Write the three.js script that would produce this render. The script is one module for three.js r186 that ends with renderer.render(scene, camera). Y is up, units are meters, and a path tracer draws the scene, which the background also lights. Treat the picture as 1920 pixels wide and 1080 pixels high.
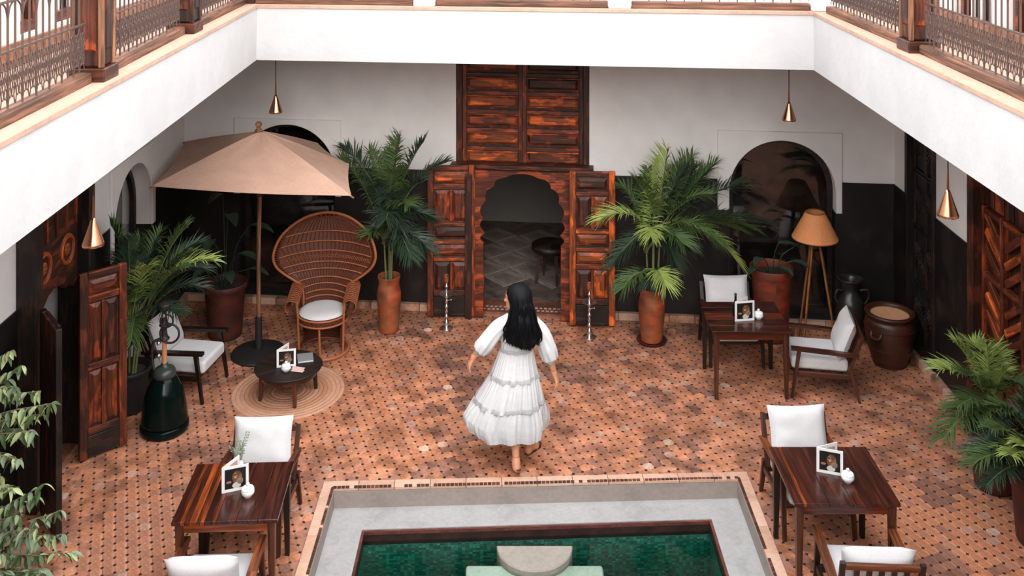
import * as THREE from 'three';
import { mergeGeometries, mergeVertices } from 'three/addons/utils/BufferGeometryUtils.js';
import { RoundedBoxGeometry } from 'three/addons/geometries/RoundedBoxGeometry.js';

// ---------------------------------------------------------------- camera, sky, exposure
// The lens looks level and is shifted down, so that uprights stay upright.
const scene = new THREE.Scene();
const camera = new THREE.PerspectiveCamera(2 * Math.atan(540 / 1900) * 180 / Math.PI, 1920 / 1080, 0.1, 200);
camera.position.set(0, 5.3, 0);
camera.setViewOffset(1920, 1080, 0, 775, 1920, 1080);
camera.updateProjectionMatrix();
const renderer = new THREE.WebGLRenderer({ antialias: true });
renderer.toneMapping = THREE.LinearToneMapping;
renderer.toneMappingExposure = 4.75;
renderer.shadowMap.enabled = true;

// ---------------------------------------------------------------- random numbers and noise
function rng(seed) { let s = seed >>> 0; return () => { s = (s + 0x6D2B79F5) >>> 0; let t = Math.imul(s ^ (s >>> 15), 1 | s); t = (t + Math.imul(t ^ (t >>> 7), 61 | t)) ^ t; return ((t ^ (t >>> 14)) >>> 0) / 4294967296; }; }
const lerp = (a, b, t) => a + (b - a) * t, clamp = (x, a = 0, b = 1) => Math.min(b, Math.max(a, x)), sstep = (a, b, x) => { const t = clamp((x - a) / (b - a)); return t * t * (3 - 2 * t); };
function hash(x, y, s) { let h = Math.imul(x, 374761393) + Math.imul(y, 668265263) + Math.imul(s, 2147483647 ^ 0x5bd1e995); h = Math.imul(h ^ (h >>> 13), 1274126177); return ((h ^ (h >>> 16)) >>> 0) / 4294967296; }
function vnoise(x, y, px, py, s = 1) {
  const xi = Math.floor(x), yi = Math.floor(y), fx = x - xi, fy = y - yi, m = (a, b) => ((a % b) + b) % b;
  const u = fx * fx * (3 - 2 * fx), v = fy * fy * (3 - 2 * fy), x0 = m(xi, px), x1 = m(xi + 1, px), y0 = m(yi, py), y1 = m(yi + 1, py);
  return lerp(lerp(hash(x0, y0, s), hash(x1, y0, s), u), lerp(hash(x0, y1, s), hash(x1, y1, s), u), v);
}
function fbm(x, y, px, py, oct = 4, s = 1) { let a = 0.5, t = 0, n = 0; for (let i = 0; i < oct; i++) { t += a * vnoise(x, y, px, py, s + i); n += a; a *= 0.5; x *= 2; y *= 2; px *= 2; py *= 2; } return t / n; }
const wn = (x, z, sc, s = 3) => fbm(x * sc + 512, z * sc + 512, 4096, 4096, 4, s);   // noise over the ground, in metres

{ // a bright, thinly overcast sky: nearly even from the skyline to overhead, with soft clouds all round
  const w = 256, h = 128, d = new Float32Array(w * h * 4);
  for (let j = 0; j < h; j++) for (let i = 0; i < w; i++) {
    const el = ((j + 0.5) / h - 0.5) * Math.PI, s = Math.max(0, Math.sin(el));
    const c = 0.9 + 0.2 * fbm(i / w * 8, j / h * 12, 8, 12, 4, 7), L = (el > 0 ? (2.3 + 0.7 * s) / 3 : 0.4) * c * 1.0, k = (j * w + i) * 4;
    d[k] = L * 1.0; d[k + 1] = L * 1.0; d[k + 2] = L * 1.03; d[k + 3] = 1;
  }
  const sky = new THREE.DataTexture(d, w, h, THREE.RGBAFormat, THREE.FloatType);
  sky.mapping = THREE.EquirectangularReflectionMapping; sky.magFilter = THREE.LinearFilter; sky.minFilter = THREE.LinearFilter; sky.wrapS = THREE.RepeatWrapping; sky.needsUpdate = true;
  scene.background = sky; scene.environment = sky;
}

// the sun behind thin cloud, low behind the viewer: a broad soft source that reaches in under the far gallery
const sun = new THREE.DirectionalLight(0xfff7ee, 0.3);
sun.position.set(2.2, 11.8, 11); sun.target.position.set(0, 1.2, -9); sun.castShadow = true; sun.shadow.radius = 60;
sun.shadow.mapSize.set(2048, 2048); Object.assign(sun.shadow.camera, { left: -9, right: 9, top: 9, bottom: -9, near: 1, far: 45 });
scene.add(sun, sun.target);

// ---------------------------------------------------------------- naming
const used = {};
function numbered(n) { const k = used[n] = (used[n] ?? -1) + 1; return k ? `${n}_${String(k).padStart(3, '0')}` : n; }
function tag(o, label, category, group, kind) { if (label) o.userData.label = label; if (category) o.userData.category = category; if (group) o.userData.group = group; if (kind) o.userData.kind = kind; return o; }
function thing(name, label, category, [x, y, z] = [0, 0, 0], turn = 0, group) { const o = new THREE.Group(); o.name = numbered(name); o.position.set(x, y, z); o.rotation.y = turn; scene.add(o); return tag(o, label, category, group); }
function struct(name, [x, y, z] = [0, 0, 0], turn = 0) { const o = new THREE.Group(); o.name = name; o.position.set(x, y, z); o.rotation.y = turn; scene.add(o); return tag(o, null, null, null, 'structure'); }
function part(parent, name, geo, mat, label) { const m = new THREE.Mesh(Array.isArray(geo) ? merge(geo) : geo, mat); m.name = name; m.castShadow = m.receiveShadow = true; parent.add(m); if (label) m.userData.label = label; return m; }
function copyOf(o, label, [x, y, z], turn) { const c = o.clone(); c.name = numbered(o.name.replace(/_\d{3}$/, '')); c.position.set(x, y, z); c.rotation.y = turn; c.userData = { ...o.userData, label }; scene.add(c); return c; }

// ---------------------------------------------------------------- geometry helpers
const V = (x, y, z) => new THREE.Vector3(x, y, z);
function prep(g) { if (g.index) g = g.toNonIndexed(); for (const k of Object.keys(g.attributes)) if (!['position', 'normal', 'uv'].includes(k)) g.deleteAttribute(k); if (!g.attributes.normal) g.computeVertexNormals(); if (!g.attributes.uv) g.setAttribute('uv', new THREE.BufferAttribute(new Float32Array(g.attributes.position.count * 2), 2)); return g; }
function merge(a) { a = a.filter(Boolean).map(prep); return a.length === 1 ? a[0] : mergeGeometries(a); }
// uv in metres: u runs along the grain axis, v across it
function grainUV(g, axis = 'x', off = 0) { g = prep(g); const p = g.attributes.position, u = g.attributes.uv, i = 'xyz'.indexOf(axis), o = [0, 1, 2].filter((k) => k !== i); for (let k = 0; k < p.count; k++) { const c = [p.getX(k), p.getY(k), p.getZ(k)]; u.setXY(k, c[i] + off * 1.37, c[o[0]] + c[o[1]] * 0.83 + off); } return g; }
let offs = 0;
function rbox(w, h, d, r = 0.006, grain) { const g = new RoundedBoxGeometry(w, h, d, 1, Math.min(r, w / 2.01, h / 2.01, d / 2.01)); offs = (offs + 0.3719) % 7; return grainUV(g, grain || (w >= h && w >= d ? 'x' : h >= d ? 'y' : 'z'), offs); }
function place(g, x = 0, y = 0, z = 0, rx = 0, ry = 0, rz = 0) { return g.applyMatrix4(new THREE.Matrix4().compose(V(x, y, z), new THREE.Quaternion().setFromEuler(new THREE.Euler(rx, ry, rz)), V(1, 1, 1))); }
const bx = (w, h, d, x, y, z, r, grain) => place(rbox(w, h, d, r, grain), x, y, z);
// a bar of w x d section between two points, narrowing to w2 x d2
function bar(a, b, w, d, w2 = w, d2 = d, up = V(0, 0, 1)) {
  const L = a.distanceTo(b), g = rbox(1, L, 1, 0.0001, 'y'), p = g.attributes.position, r = 0.12;
  for (let i = 0; i < p.count; i++) { const t = p.getY(i) / L + 0.5; p.setX(i, p.getX(i) * lerp(w, w2, t)); p.setZ(i, p.getZ(i) * lerp(d, d2, t)); }
  grainUV(g, 'y', offs); g.computeVertexNormals();
  const y = b.clone().sub(a).normalize(), x = new THREE.Vector3().crossVectors(y, up).normalize(), z = new THREE.Vector3().crossVectors(x, y);
  return g.applyMatrix4(new THREE.Matrix4().makeBasis(x, y, z).setPosition(a.clone().add(b).multiplyScalar(0.5)));
}
// a round sweep through points with a radius at each
function sweep(pts, radii, rad = 8, closed = false) {
  const n = pts.length, R = (i) => typeof radii === 'number' ? radii : radii[i], pos = [], uv = [], idx = [];
  let nrm = V(0, 0, 1), len = 0;
  for (let i = 0; i < n; i++) {
    const t = (closed ? pts[(i + 1) % n].clone().sub(pts[(i + n - 1) % n]) : pts[Math.min(i + 1, n - 1)].clone().sub(pts[Math.max(i - 1, 0)])).normalize();
    if (i === 0 && Math.abs(t.dot(nrm)) > 0.9) nrm = V(1, 0, 0);
    nrm = nrm.clone().addScaledVector(t, -nrm.dot(t)).normalize();
    const bn = new THREE.Vector3().crossVectors(t, nrm);
    if (i) len += pts[i].distanceTo(pts[i - 1]);
    for (let j = 0; j <= rad; j++) { const a = j / rad * Math.PI * 2, q = pts[i].clone().addScaledVector(nrm, Math.cos(a) * R(i)).addScaledVector(bn, Math.sin(a) * R(i)); pos.push(q.x, q.y, q.z); uv.push(len, j / rad * 2 * Math.PI * R(i)); }
  }
  const m = closed ? n : n - 1;
  for (let i = 0; i < m; i++) for (let j = 0; j < rad; j++) { const a = i * (rad + 1) + j, b = ((i + 1) % n) * (rad + 1) + j; idx.push(a, a + 1, b, b, a + 1, b + 1); }
  if (!closed) for (const [e, s] of [[0, 1], [n - 1, -1]]) { const c = pos.length / 3; pos.push(pts[e].x, pts[e].y, pts[e].z); uv.push(0, 0); for (let j = 0; j < rad; j++) { const a = e * (rad + 1) + j; s > 0 ? idx.push(c, a + 1, a) : idx.push(c, a, a + 1); } }
  const g = new THREE.BufferGeometry(); g.setAttribute('position', new THREE.Float32BufferAttribute(pos, 3)); g.setAttribute('uv', new THREE.Float32BufferAttribute(uv, 2)); g.setIndex(idx); g.computeVertexNormals(); return prep(g);
}
const spline = (pts, n) => new THREE.CatmullRomCurve3(pts).getPoints(n);
// turned shape: profile of [radius, height], smoothed unless sharp
function lathe(pr, seg = 32, smooth = 0) { let p = pr.map(([r, y]) => new THREE.Vector2(r, y)); if (smooth) p = new THREE.SplineCurve(p).getPoints(smooth).map((q) => q.setX(Math.max(0, q.x))); const g = new THREE.LatheGeometry(p, seg), u = g.attributes.uv, q = g.attributes.position; const rm = Math.max(...pr.map((a) => a[0])); for (let i = 0; i < u.count; i++) u.setXY(i, u.getX(i) * rm * 6.28, q.getY(i)); return prep(g); }
// a grid surface f(u, v) -> Vector3
function grid(nu, nv, f, uvs = 1) { const pos = [], uv = [], idx = []; for (let j = 0; j <= nv; j++) for (let i = 0; i <= nu; i++) { const p = f(i / nu, j / nv); pos.push(p.x, p.y, p.z); uv.push(i / nu * uvs, j / nv * uvs); } for (let j = 0; j < nv; j++) for (let i = 0; i < nu; i++) { const a = j * (nu + 1) + i, b = a + nu + 1; idx.push(a, a + 1, b, b, a + 1, b + 1); } const g = new THREE.BufferGeometry(); g.setAttribute('position', new THREE.Float32BufferAttribute(pos, 3)); g.setAttribute('uv', new THREE.Float32BufferAttribute(uv, 2)); g.setIndex(idx); g.computeVertexNormals(); return prep(g); }
// extruded outline with holes; the outline lies in x, y and is d thick towards -z from z
function plate(outline, holes, d, z = 0, bevel = 0, seg = 24) { const s = outline instanceof THREE.Shape ? outline : new THREE.Shape(outline.map(([x, y]) => new THREE.Vector2(x, y))); for (const h of holes || []) s.holes.push(h instanceof THREE.Path ? h : new THREE.Path(h.map(([x, y]) => new THREE.Vector2(x, y)))); const g = new THREE.ExtrudeGeometry(s, { depth: d - 2 * bevel, bevelEnabled: bevel > 0, bevelSize: bevel, bevelThickness: bevel, bevelOffset: -bevel, bevelSegments: 1, curveSegments: seg }); g.translate(0, 0, z - d + bevel); return prep(g); }
const rect = (x0, y0, x1, y1) => [[x0, y0], [x1, y0], [x1, y1], [x0, y1]];
function archPath(c, r, spring, y0 = 0, grow = 0) { const p = new THREE.Path(); p.moveTo(c - r - grow, y0); p.lineTo(c - r - grow, spring); p.absarc(c, spring, r + grow, Math.PI, 0, true); p.lineTo(c + r + grow, y0); p.lineTo(c - r - grow, y0); return p; }
// a panel with a raised field
function fieldPanel(w, h, t, b, grain) { const P = [[-w / 2, -h / 2, 0], [w / 2, -h / 2, 0], [w / 2, h / 2, 0], [-w / 2, h / 2, 0], [-w / 2 + b, -h / 2 + b, t], [w / 2 - b, -h / 2 + b, t], [w / 2 - b, h / 2 - b, t], [-w / 2 + b, h / 2 - b, t]], F = [[4, 5, 6], [4, 6, 7]]; for (let i = 0; i < 4; i++) { const j = (i + 1) % 4; F.push([i, j, 4 + j], [i, 4 + j, 4 + i]); } F.push([2, 1, 0], [3, 2, 0]); const g = new THREE.BufferGeometry(); g.setAttribute('position', new THREE.Float32BufferAttribute(F.flat().flatMap((i) => P[i]), 3)); g.computeVertexNormals(); offs = (offs + 0.41) % 7; return grainUV(prep(g), grain || (w > h ? 'x' : 'y'), offs); }

// ---------------------------------------------------------------- textures and materials
function tex(w, h, f, { srgb = true, size = [1, 1] } = {}) { const d = new Uint8Array(w * h * 4); for (let j = 0; j < h; j++) for (let i = 0; i < w; i++) { const c = f(i / w, j / h), k = (j * w + i) * 4; const a = Array.isArray(c) ? c : [c, c, c]; d[k] = clamp(a[0]) * 255; d[k + 1] = clamp(a[1]) * 255; d[k + 2] = clamp(a[2]) * 255; d[k + 3] = 255; } const t = new THREE.DataTexture(d, w, h, THREE.RGBAFormat); if (srgb) t.colorSpace = THREE.SRGBColorSpace; t.wrapS = t.wrapT = THREE.RepeatWrapping; t.magFilter = THREE.LinearFilter; t.minFilter = THREE.LinearMipmapLinearFilter; t.generateMipmaps = true; t.repeat.set(1 / size[0], 1 / size[1]); t.needsUpdate = true; return t; }
const mat = (o) => { const { lin, ...r } = o; const m = (r.transmission || r.sheen || r.clearcoat) ? new THREE.MeshPhysicalMaterial(r) : new THREE.MeshStandardMaterial(r); if (lin) m.color.setRGB(...lin); m.side = THREE.DoubleSide; return m; };
const T = {};
// wood grain: long streaks, pores and knots; a second one with the paint and varnish worn through in patches
T.grain = tex(512, 512, (u, v) => { const w = fbm(u * 3, v * 6, 3, 6, 3, 11), s = fbm(u * 4, v * 60 + w * 6, 4, 60, 4, 5), p = fbm(u * 12, v * 220, 12, 220, 2, 9); const k = 0.62 + 0.5 * (s - 0.5) * 1.5 + 0.18 * (p - 0.5) + 0.25 * (w - 0.5); return [k, k * 0.97, k * 0.94]; }, { size: [1.3, 0.9] });
T.worn = tex(512, 512, (u, v) => { const w = fbm(u * 5, v * 8, 5, 8, 4, 21), s = fbm(u * 5, v * 70 + w * 5, 5, 70, 4, 25), q = sstep(0.5, 0.68, fbm(u * 7, v * 16, 7, 16, 4, 31)), k = 0.5 + 0.55 * (s - 0.5) + 0.3 * (w - 0.5); return [clamp(k + q * 0.36), clamp(k * 0.92 + q * 0.27), clamp(k * 0.86 + q * 0.18)]; }, { size: [1.1, 0.8] });
T.plaster = tex(512, 512, (u, v) => { const a = fbm(u * 6, v * 6, 6, 6, 5, 41), b = fbm(u * 40, v * 40, 40, 40, 3, 44); return 0.5 + 0.5 * (a - 0.5) + 0.3 * (b - 0.5); }, { srgb: false, size: [1.6, 1.6] });
T.plasterC = tex(512, 512, (u, v) => { const a = fbm(u * 5, v * 5, 5, 5, 5, 47), b = fbm(u * 14, v * 14, 14, 14, 4, 48), k = 0.955 + 0.07 * (a - 0.5) + 0.04 * (b - 0.5); return [k, k * 0.995, k * 0.985]; }, { size: [2.3, 2.3] });
T.dado = tex(512, 512, (u, v) => { const a = fbm(u * 5, v * 5, 5, 5, 5, 51), b = fbm(u * 30, v * 30, 30, 30, 3, 55), q = sstep(0.56, 0.75, fbm(u * 9, v * 7, 9, 7, 4, 57)), k = 0.42 + 0.35 * (a - 0.5) + 0.12 * (b - 0.5) + 0.22 * q; return [k, k * 0.95, k * 0.92]; }, { size: [1.9, 1.9] });
T.clay = tex(512, 512, (u, v) => { const a = fbm(u * 5, v * 9, 5, 9, 5, 61), q = sstep(0.52, 0.7, fbm(u * 7, v * 6, 7, 6, 4, 64)), k = 0.66 + 0.5 * (a - 0.5); return [k + 0.1 * q, k * 0.95 - 0.05 * q, k * 0.9 - 0.08 * q]; }, { size: [1.0, 0.8] });
T.tile = tex(512, 512, (u, v) => { const a = fbm(u * 8, v * 8, 8, 8, 5, 71), b = fbm(u * 60, v * 60, 60, 60, 3, 74), k = 0.82 + 0.75 * (a - 0.5) + 0.3 * (b - 0.5); return [k, k * 0.98, k * 0.96]; }, { size: [0.9, 0.9] });
T.stone = tex(512, 512, (u, v) => { const a = fbm(u * 6, v * 6, 6, 6, 5, 81), b = fbm(u * 50, v * 50, 50, 50, 2, 84), q = sstep(0.6, 0.75, fbm(u * 12, v * 12, 12, 12, 3, 87)), k = 0.94 + 0.09 * (a - 0.5) + 0.08 * (b - 0.5) - 0.04 * q; return [k, k * 0.99, k * 0.97]; }, { size: [1.1, 1.1] });
T.weave = tex(256, 256, (u, v) => 0.5 + 0.25 * (Math.sin(u * 2 * Math.PI * 32) * Math.sign(Math.sin(v * 2 * Math.PI * 16)) + Math.sin(v * 2 * Math.PI * 32)) + 0.2 * (vnoise(u * 64, v * 64, 64, 64, 3) - 0.5), { srgb: false, size: [0.12, 0.12] });
T.canvas = tex(256, 256, (u, v) => { const a = fbm(u * 4, v * 4, 4, 4, 4, 91), b = vnoise(u * 128, v * 128, 128, 128, 4), k = 0.9 + 0.1 * (a - 0.5) + 0.07 * (b - 0.5); return [k, k * 0.985, k * 0.97]; }, { size: [1.2, 1.2] });
T.mosaic = tex(512, 512, (u, v) => { const n = 26, i = Math.floor(u * n), j = Math.floor(v * n), fu = u * n - i, fv = v * n - j, e = Math.min(fu, 1 - fu, fv, 1 - fv), r = hash(i, j, 5), r2 = hash(i, j, 8), k = 0.62 + 0.42 * (r - 0.5); if (e < 0.07) return [0.4, 0.52, 0.46]; return [k * (r2 > 0.82 ? 0.75 : 0.42), k * 1.0, k * (0.72 + 0.2 * r2)]; }, { size: [0.78, 0.78] });
T.fabricC = tex(256, 256, (u, v) => { const k = 0.96 + 0.05 * (fbm(u * 5, v * 5, 5, 5, 4, 95) - 0.5) + 0.03 * (vnoise(u * 90, v * 90, 90, 90, 6) - 0.5); return [k, k * 0.995, k * 0.99]; }, { size: [0.6, 0.6] });
const M = {
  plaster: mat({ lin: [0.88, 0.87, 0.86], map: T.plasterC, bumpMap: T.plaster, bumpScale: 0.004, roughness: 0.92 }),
  upstand: mat({ lin: [0.67, 0.675, 0.685], map: T.plasterC, bumpMap: T.plaster, bumpScale: 0.004, roughness: 0.92 }),  // wall plaster darkened in colour to offset the strong skylight on the band
  dado: mat({ lin: [0.05, 0.044, 0.041], map: T.dado, bumpMap: T.plaster, bumpScale: 0.002, roughness: 0.5 }),
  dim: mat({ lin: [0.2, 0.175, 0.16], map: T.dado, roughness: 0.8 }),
  soffit: mat({ lin: [0.11, 0.06, 0.038], map: T.grain, roughness: 0.7 }),
  black: mat({ lin: [0.012, 0.011, 0.011], roughness: 0.6 }),
  ledge: mat({ lin: [0.66, 0.43, 0.33], map: T.stone, roughness: 0.7 }),
  door: mat({ lin: [0.42, 0.105, 0.038], map: T.worn, bumpMap: T.worn, bumpScale: 0.003, roughness: 0.5 }),
  doorBright: mat({ lin: [0.92, 0.235, 0.055], map: T.worn, bumpMap: T.worn, bumpScale: 0.003, roughness: 0.5 }),
  doorDark: mat({ lin: [0.15, 0.045, 0.023], map: T.worn, bumpMap: T.worn, bumpScale: 0.003, roughness: 0.55 }),
  ebony: mat({ lin: [0.04, 0.027, 0.022], map: T.worn, bumpMap: T.worn, bumpScale: 0.003, roughness: 0.55 }),
  mahogany: mat({ lin: [0.115, 0.026, 0.014], map: T.grain, roughness: 0.26, clearcoat: 0.35, clearcoatRoughness: 0.15 }),
  mahoganyBright: mat({ lin: [0.62, 0.13, 0.025], map: T.grain, roughness: 0.3 }),
  mahoganyMid: mat({ lin: [0.27, 0.055, 0.02], map: T.grain, roughness: 0.3 }),
  chairWood: mat({ lin: [0.17, 0.05, 0.024], map: T.grain, roughness: 0.38 }),
  chairBright: mat({ lin: [0.42, 0.12, 0.04], map: T.grain, roughness: 0.38 }),
  chairDark: mat({ lin: [0.04, 0.017, 0.013], map: T.grain, roughness: 0.4 }),
  oak: mat({ lin: [0.62, 0.25, 0.075], map: T.grain, roughness: 0.45 }),
  poleWood: mat({ lin: [0.62, 0.29, 0.15], map: T.grain, roughness: 0.5 }),
  white: mat({ lin: [0.72, 0.72, 0.73], map: T.fabricC, bumpMap: T.weave, bumpScale: 0.0006, roughness: 0.95, sheen: 0.3, sheenRoughness: 0.6 }),
  canvas: mat({ lin: [0.7, 0.45, 0.34], map: T.canvas, bumpMap: T.weave, bumpScale: 0.0006, roughness: 0.9 }),
  clay: mat({ lin: [0.56, 0.2, 0.08], map: T.clay, bumpMap: T.clay, bumpScale: 0.004, roughness: 0.62 }),
  clayDark: mat({ lin: [0.14, 0.038, 0.02], map: T.clay, bumpMap: T.clay, bumpScale: 0.004, roughness: 0.6 }),
  urn: mat({ lin: [0.12, 0.045, 0.024], map: T.clay, bumpMap: T.clay, bumpScale: 0.005, roughness: 0.45 }),
  urnIn: mat({ lin: [0.9, 0.48, 0.27], map: T.canvas, roughness: 0.7 }),
  soil: mat({ lin: [0.035, 0.022, 0.016], roughness: 1 }),
  copper: mat({ lin: [0.83, 0.42, 0.24], metalness: 1, roughness: 0.24 }),
  silver: mat({ lin: [0.78, 0.76, 0.74], metalness: 1, roughness: 0.25 }),
  iron: mat({ lin: [0.035, 0.03, 0.028], metalness: 0.3, roughness: 0.5 }),
  rail: mat({ lin: [0.1, 0.062, 0.05], roughness: 0.6 }),
  cable: mat({ lin: [0.02, 0.016, 0.014], roughness: 0.6 }),
  glaze: new THREE.MeshPhysicalMaterial({ color: new THREE.Color().setRGB(0.002, 0.007, 0.006), roughness: 0.14, specularIntensity: 0.32, side: THREE.DoubleSide }),
  wicker: mat({ lin: [0.13, 0.035, 0.015], roughness: 0.55 }),
  wickerBright: mat({ lin: [0.36, 0.115, 0.045], roughness: 0.5 }),
  wickerDark: mat({ lin: [0.1, 0.028, 0.014], roughness: 0.6 }),
  rope: mat({ lin: [0.64, 0.32, 0.19], map: T.canvas, roughness: 0.9 }),
  marble: mat({ lin: [0.42, 0.43, 0.44], map: T.stone, bumpMap: T.plaster, bumpScale: 0.002, roughness: 0.45 }),
  grey: mat({ lin: [0.36, 0.31, 0.29], map: T.stone, roughness: 0.6 }),
  stone: mat({ lin: [0.34, 0.31, 0.275], map: T.stone, bumpMap: T.stone, bumpScale: 0.006, roughness: 0.8 }),
  coping: mat({ lin: [0.7, 0.44, 0.32], map: T.stone, roughness: 0.6 }),
  maroon: mat({ lin: [0.17, 0.055, 0.045], map: T.tile, roughness: 0.4 }),
  mosaic: mat({ lin: [0.8, 0.95, 0.98], map: T.mosaic, roughness: 0.35 }),
  paper: mat({ lin: [0.83, 0.82, 0.8], roughness: 0.7 }),
  china: mat({ lin: [0.85, 0.85, 0.84], roughness: 0.12 }),
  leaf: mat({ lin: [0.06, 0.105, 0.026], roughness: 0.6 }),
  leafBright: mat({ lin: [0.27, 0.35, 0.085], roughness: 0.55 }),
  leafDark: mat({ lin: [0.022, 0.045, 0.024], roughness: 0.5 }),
  leafGrey: mat({ lin: [0.2, 0.27, 0.16], roughness: 0.5 }),
  leafPale: mat({ lin: [0.44, 0.52, 0.25], roughness: 0.55 }),
  stem: mat({ lin: [0.17, 0.2, 0.075], roughness: 0.6 }),
  twig: mat({ lin: [0.3, 0.22, 0.15], roughness: 0.8 }),
  skin: mat({ lin: [0.6, 0.27, 0.15], roughness: 0.5 }),
  hair: new THREE.MeshPhysicalMaterial({ color: new THREE.Color().setRGB(0.005, 0.005, 0.006), roughness: 0.6, specularIntensity: 0.3, side: THREE.DoubleSide }),
  dress: mat({ lin: [0.72, 0.725, 0.74], map: T.fabricC, bumpMap: T.weave, bumpScale: 0.0004, roughness: 0.95, sheen: 0.3, sheenRoughness: 0.6 }),
  lace: mat({ lin: [0.63, 0.635, 0.65], map: T.fabricC, bumpMap: T.weave, bumpScale: 0.0015, roughness: 0.95 }),
  leather: mat({ lin: [0.05, 0.022, 0.014], roughness: 0.5 }),
  glass: mat({ color: 0xffffff, transmission: 1, roughness: 0.03, ior: 1.5, thickness: 0 }),
};
// ---------------------------------------------------------------- the setting
// Courtyard plan, x to the right, -z away from the camera: west wall x = -4.1, east wall x = 4.45, the north wall a little askew.
const XL = -4.1, XR = 4.45, ZF = 2.2, CEIL = 3.37, LEDGE = 3.94, UPPER = 6.3, DADO = 1.7;
const backZ = (x) => -12.68 + 0.1038 * (x - XL);
const BACK_TURN = -Math.atan(0.1038), BACK_LEN = (XR - XL) / Math.cos(BACK_TURN);
const onBack = (u, h, d = 0) => V(XL + u * Math.cos(BACK_TURN) + d * Math.sin(BACK_TURN), h, -12.68 - u * Math.sin(BACK_TURN) + d * Math.cos(BACK_TURN));
const OPEN = [[-2.67, -10.585], [2.99, -10.04], [2.86, -0.25], [-2.55, -0.25]];   // the court's opening in the galleries
const flat = (outline, hole, y0, y1) => { const g = plate(outline.map(([x, z]) => [x, -z]), hole ? [hole.map(([x, z]) => [x, -z])] : [], y1 - y0, 0); return g.rotateX(-Math.PI / 2).translate(0, y1, 0); };
const inset = (d) => { const c = [[OPEN[0][0] - d, OPEN[0][1] - d], [OPEN[1][0] + d, OPEN[1][1] - d], [OPEN[2][0] + d, OPEN[2][1] + d], [OPEN[3][0] - d, OPEN[3][1] + d]]; return c; };
const OUTER = [[XL, backZ(XL)], [XR, backZ(XR)], [XR, ZF], [XL, ZF]], WIDE = [[XL - 3.0, -16.4], [XR + 0.5, -15.6], [XR + 0.5, ZF + 0.35], [XL - 3.0, ZF + 0.35]];

// an arch with a raised plaster panel round it: {c, r, spring, p0, p1}
const ARCH_W = { c: 1.33, r: 0.612, spring: 1.6, p0: 0.652, p1: 2.01 }, ARCH_E = { c: 7.318, r: 0.614, spring: 1.56, p0: 6.567, p1: 8.0 }, ARCH_L = { c: 10.94, r: 0.553, spring: 1.61, p0: 10.31, p1: 11.58 };
const PTOP = 2.28, PBOT = 1.34;
function dressedWall(name, pos, turn, x0, x1, arches, doors, upper = []) {
  const w = struct(name, pos, turn);
  const holes = [...arches.map((a) => archPath(a.c, a.r, a.spring, 0.001)), ...doors.map(([a, b, h]) => rect(a, 0.001, b, h))];
  part(w, 'plaster', plate(rect(x0, 0, x1, CEIL), holes, 0.32), M.plaster);
  // black polished dado, broken by doors, arches and the panels round them
  const stops = [x0, ...[...doors.map((d) => [d[0], d[1]]), ...arches.map((a) => [a.p0, a.p1])].sort((a, b) => a[0] - b[0]).flat(), x1], runs = [];
  for (let i = 0; i < stops.length; i += 2) if (stops[i + 1] - stops[i] > 0.02) runs.push([stops[i], stops[i + 1], DADO]);
  for (const a of arches) runs.push([a.p0, a.c - a.r - 0.002, PBOT], [a.c + a.r + 0.002, a.p1, PBOT]);
  part(w, 'dado', runs.map(([a, b, h]) => plate(rect(a, 0, b, h), [], 0.013, 0.013)), M.dado, 'black polished dado');
  for (const a of arches) part(w, 'jamb_lining', [-1, 1].map((s) => bx(0.012, PBOT, 0.17, a.c + s * (a.r - 0.006), PBOT / 2, -0.075, 0.001)), M.dado);
  for (const a of arches) { const s = new THREE.Shape(); s.moveTo(a.p0, PBOT); s.lineTo(a.c - a.r, PBOT); s.lineTo(a.c - a.r, a.spring); s.absarc(a.c, a.spring, a.r, Math.PI, 0, true); s.lineTo(a.c + a.r, PBOT); s.lineTo(a.p1, PBOT); s.lineTo(a.p1, PTOP); s.lineTo(a.p0, PTOP); s.lineTo(a.p0, PBOT); part(w, 'arch_surround', plate(s, [], 0.03, 0.03, 0.006), M.plaster); }
  part(w, 'upper_plaster', plate(rect(x0, CEIL + 0.001, x1, UPPER), upper.map(([a, b, c, d]) => rect(a, b, c, d)), 0.32), M.plaster);
  return w;
}
dressedWall('wall_back', [XL, 0, -12.68], BACK_TURN, -0.35, BACK_LEN + 0.35, [ARCH_W, ARCH_E], [[3.437, 5.055, CEIL - 0.03]]);
dressedWall('wall_left', [XL, 0, 0], Math.PI / 2, -ZF, 12.7, [ARCH_L], [[8.376, 9.558, 2.9]], [[8.45, 3.95, 8.85, 5.9], [9.1, 3.95, 9.85, 5.9], [5.6, 3.95, 6.5, 5.9]]);
{
  const w = struct('wall_right', [XR, 0, 0], -Math.PI / 2);
  part(w, 'plaster', plate(rect(-11.9, 0, ZF, CEIL), [rect(-11.42, 0.08, -10.63, 2.75), rect(-9.7, 0.001, -7.95, 2.9)], 0.32), M.plaster);
  part(w, 'dado', [[-11.9, -11.42], [-10.63, -9.7], [-7.95, ZF]].map(([a, b]) => plate(rect(a, 0, b, DADO), [], 0.013, 0.013)), M.dado, 'black polished dado');
  part(w, 'upper_plaster', plate(rect(-11.9, CEIL + 0.001, ZF, UPPER), [rect(-10.19, 3.8, -9.39, 5.9), rect(-9.09, 3.8, -8.2, 5.9)], 0.32), M.plaster);
  const f = struct('wall_front'); part(f, 'plaster', bx(XR - XL + 0.7, 4.7, 0.3, (XL + XR) / 2, 2.35, ZF + 0.15, 0.005), M.plaster);
}
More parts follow.
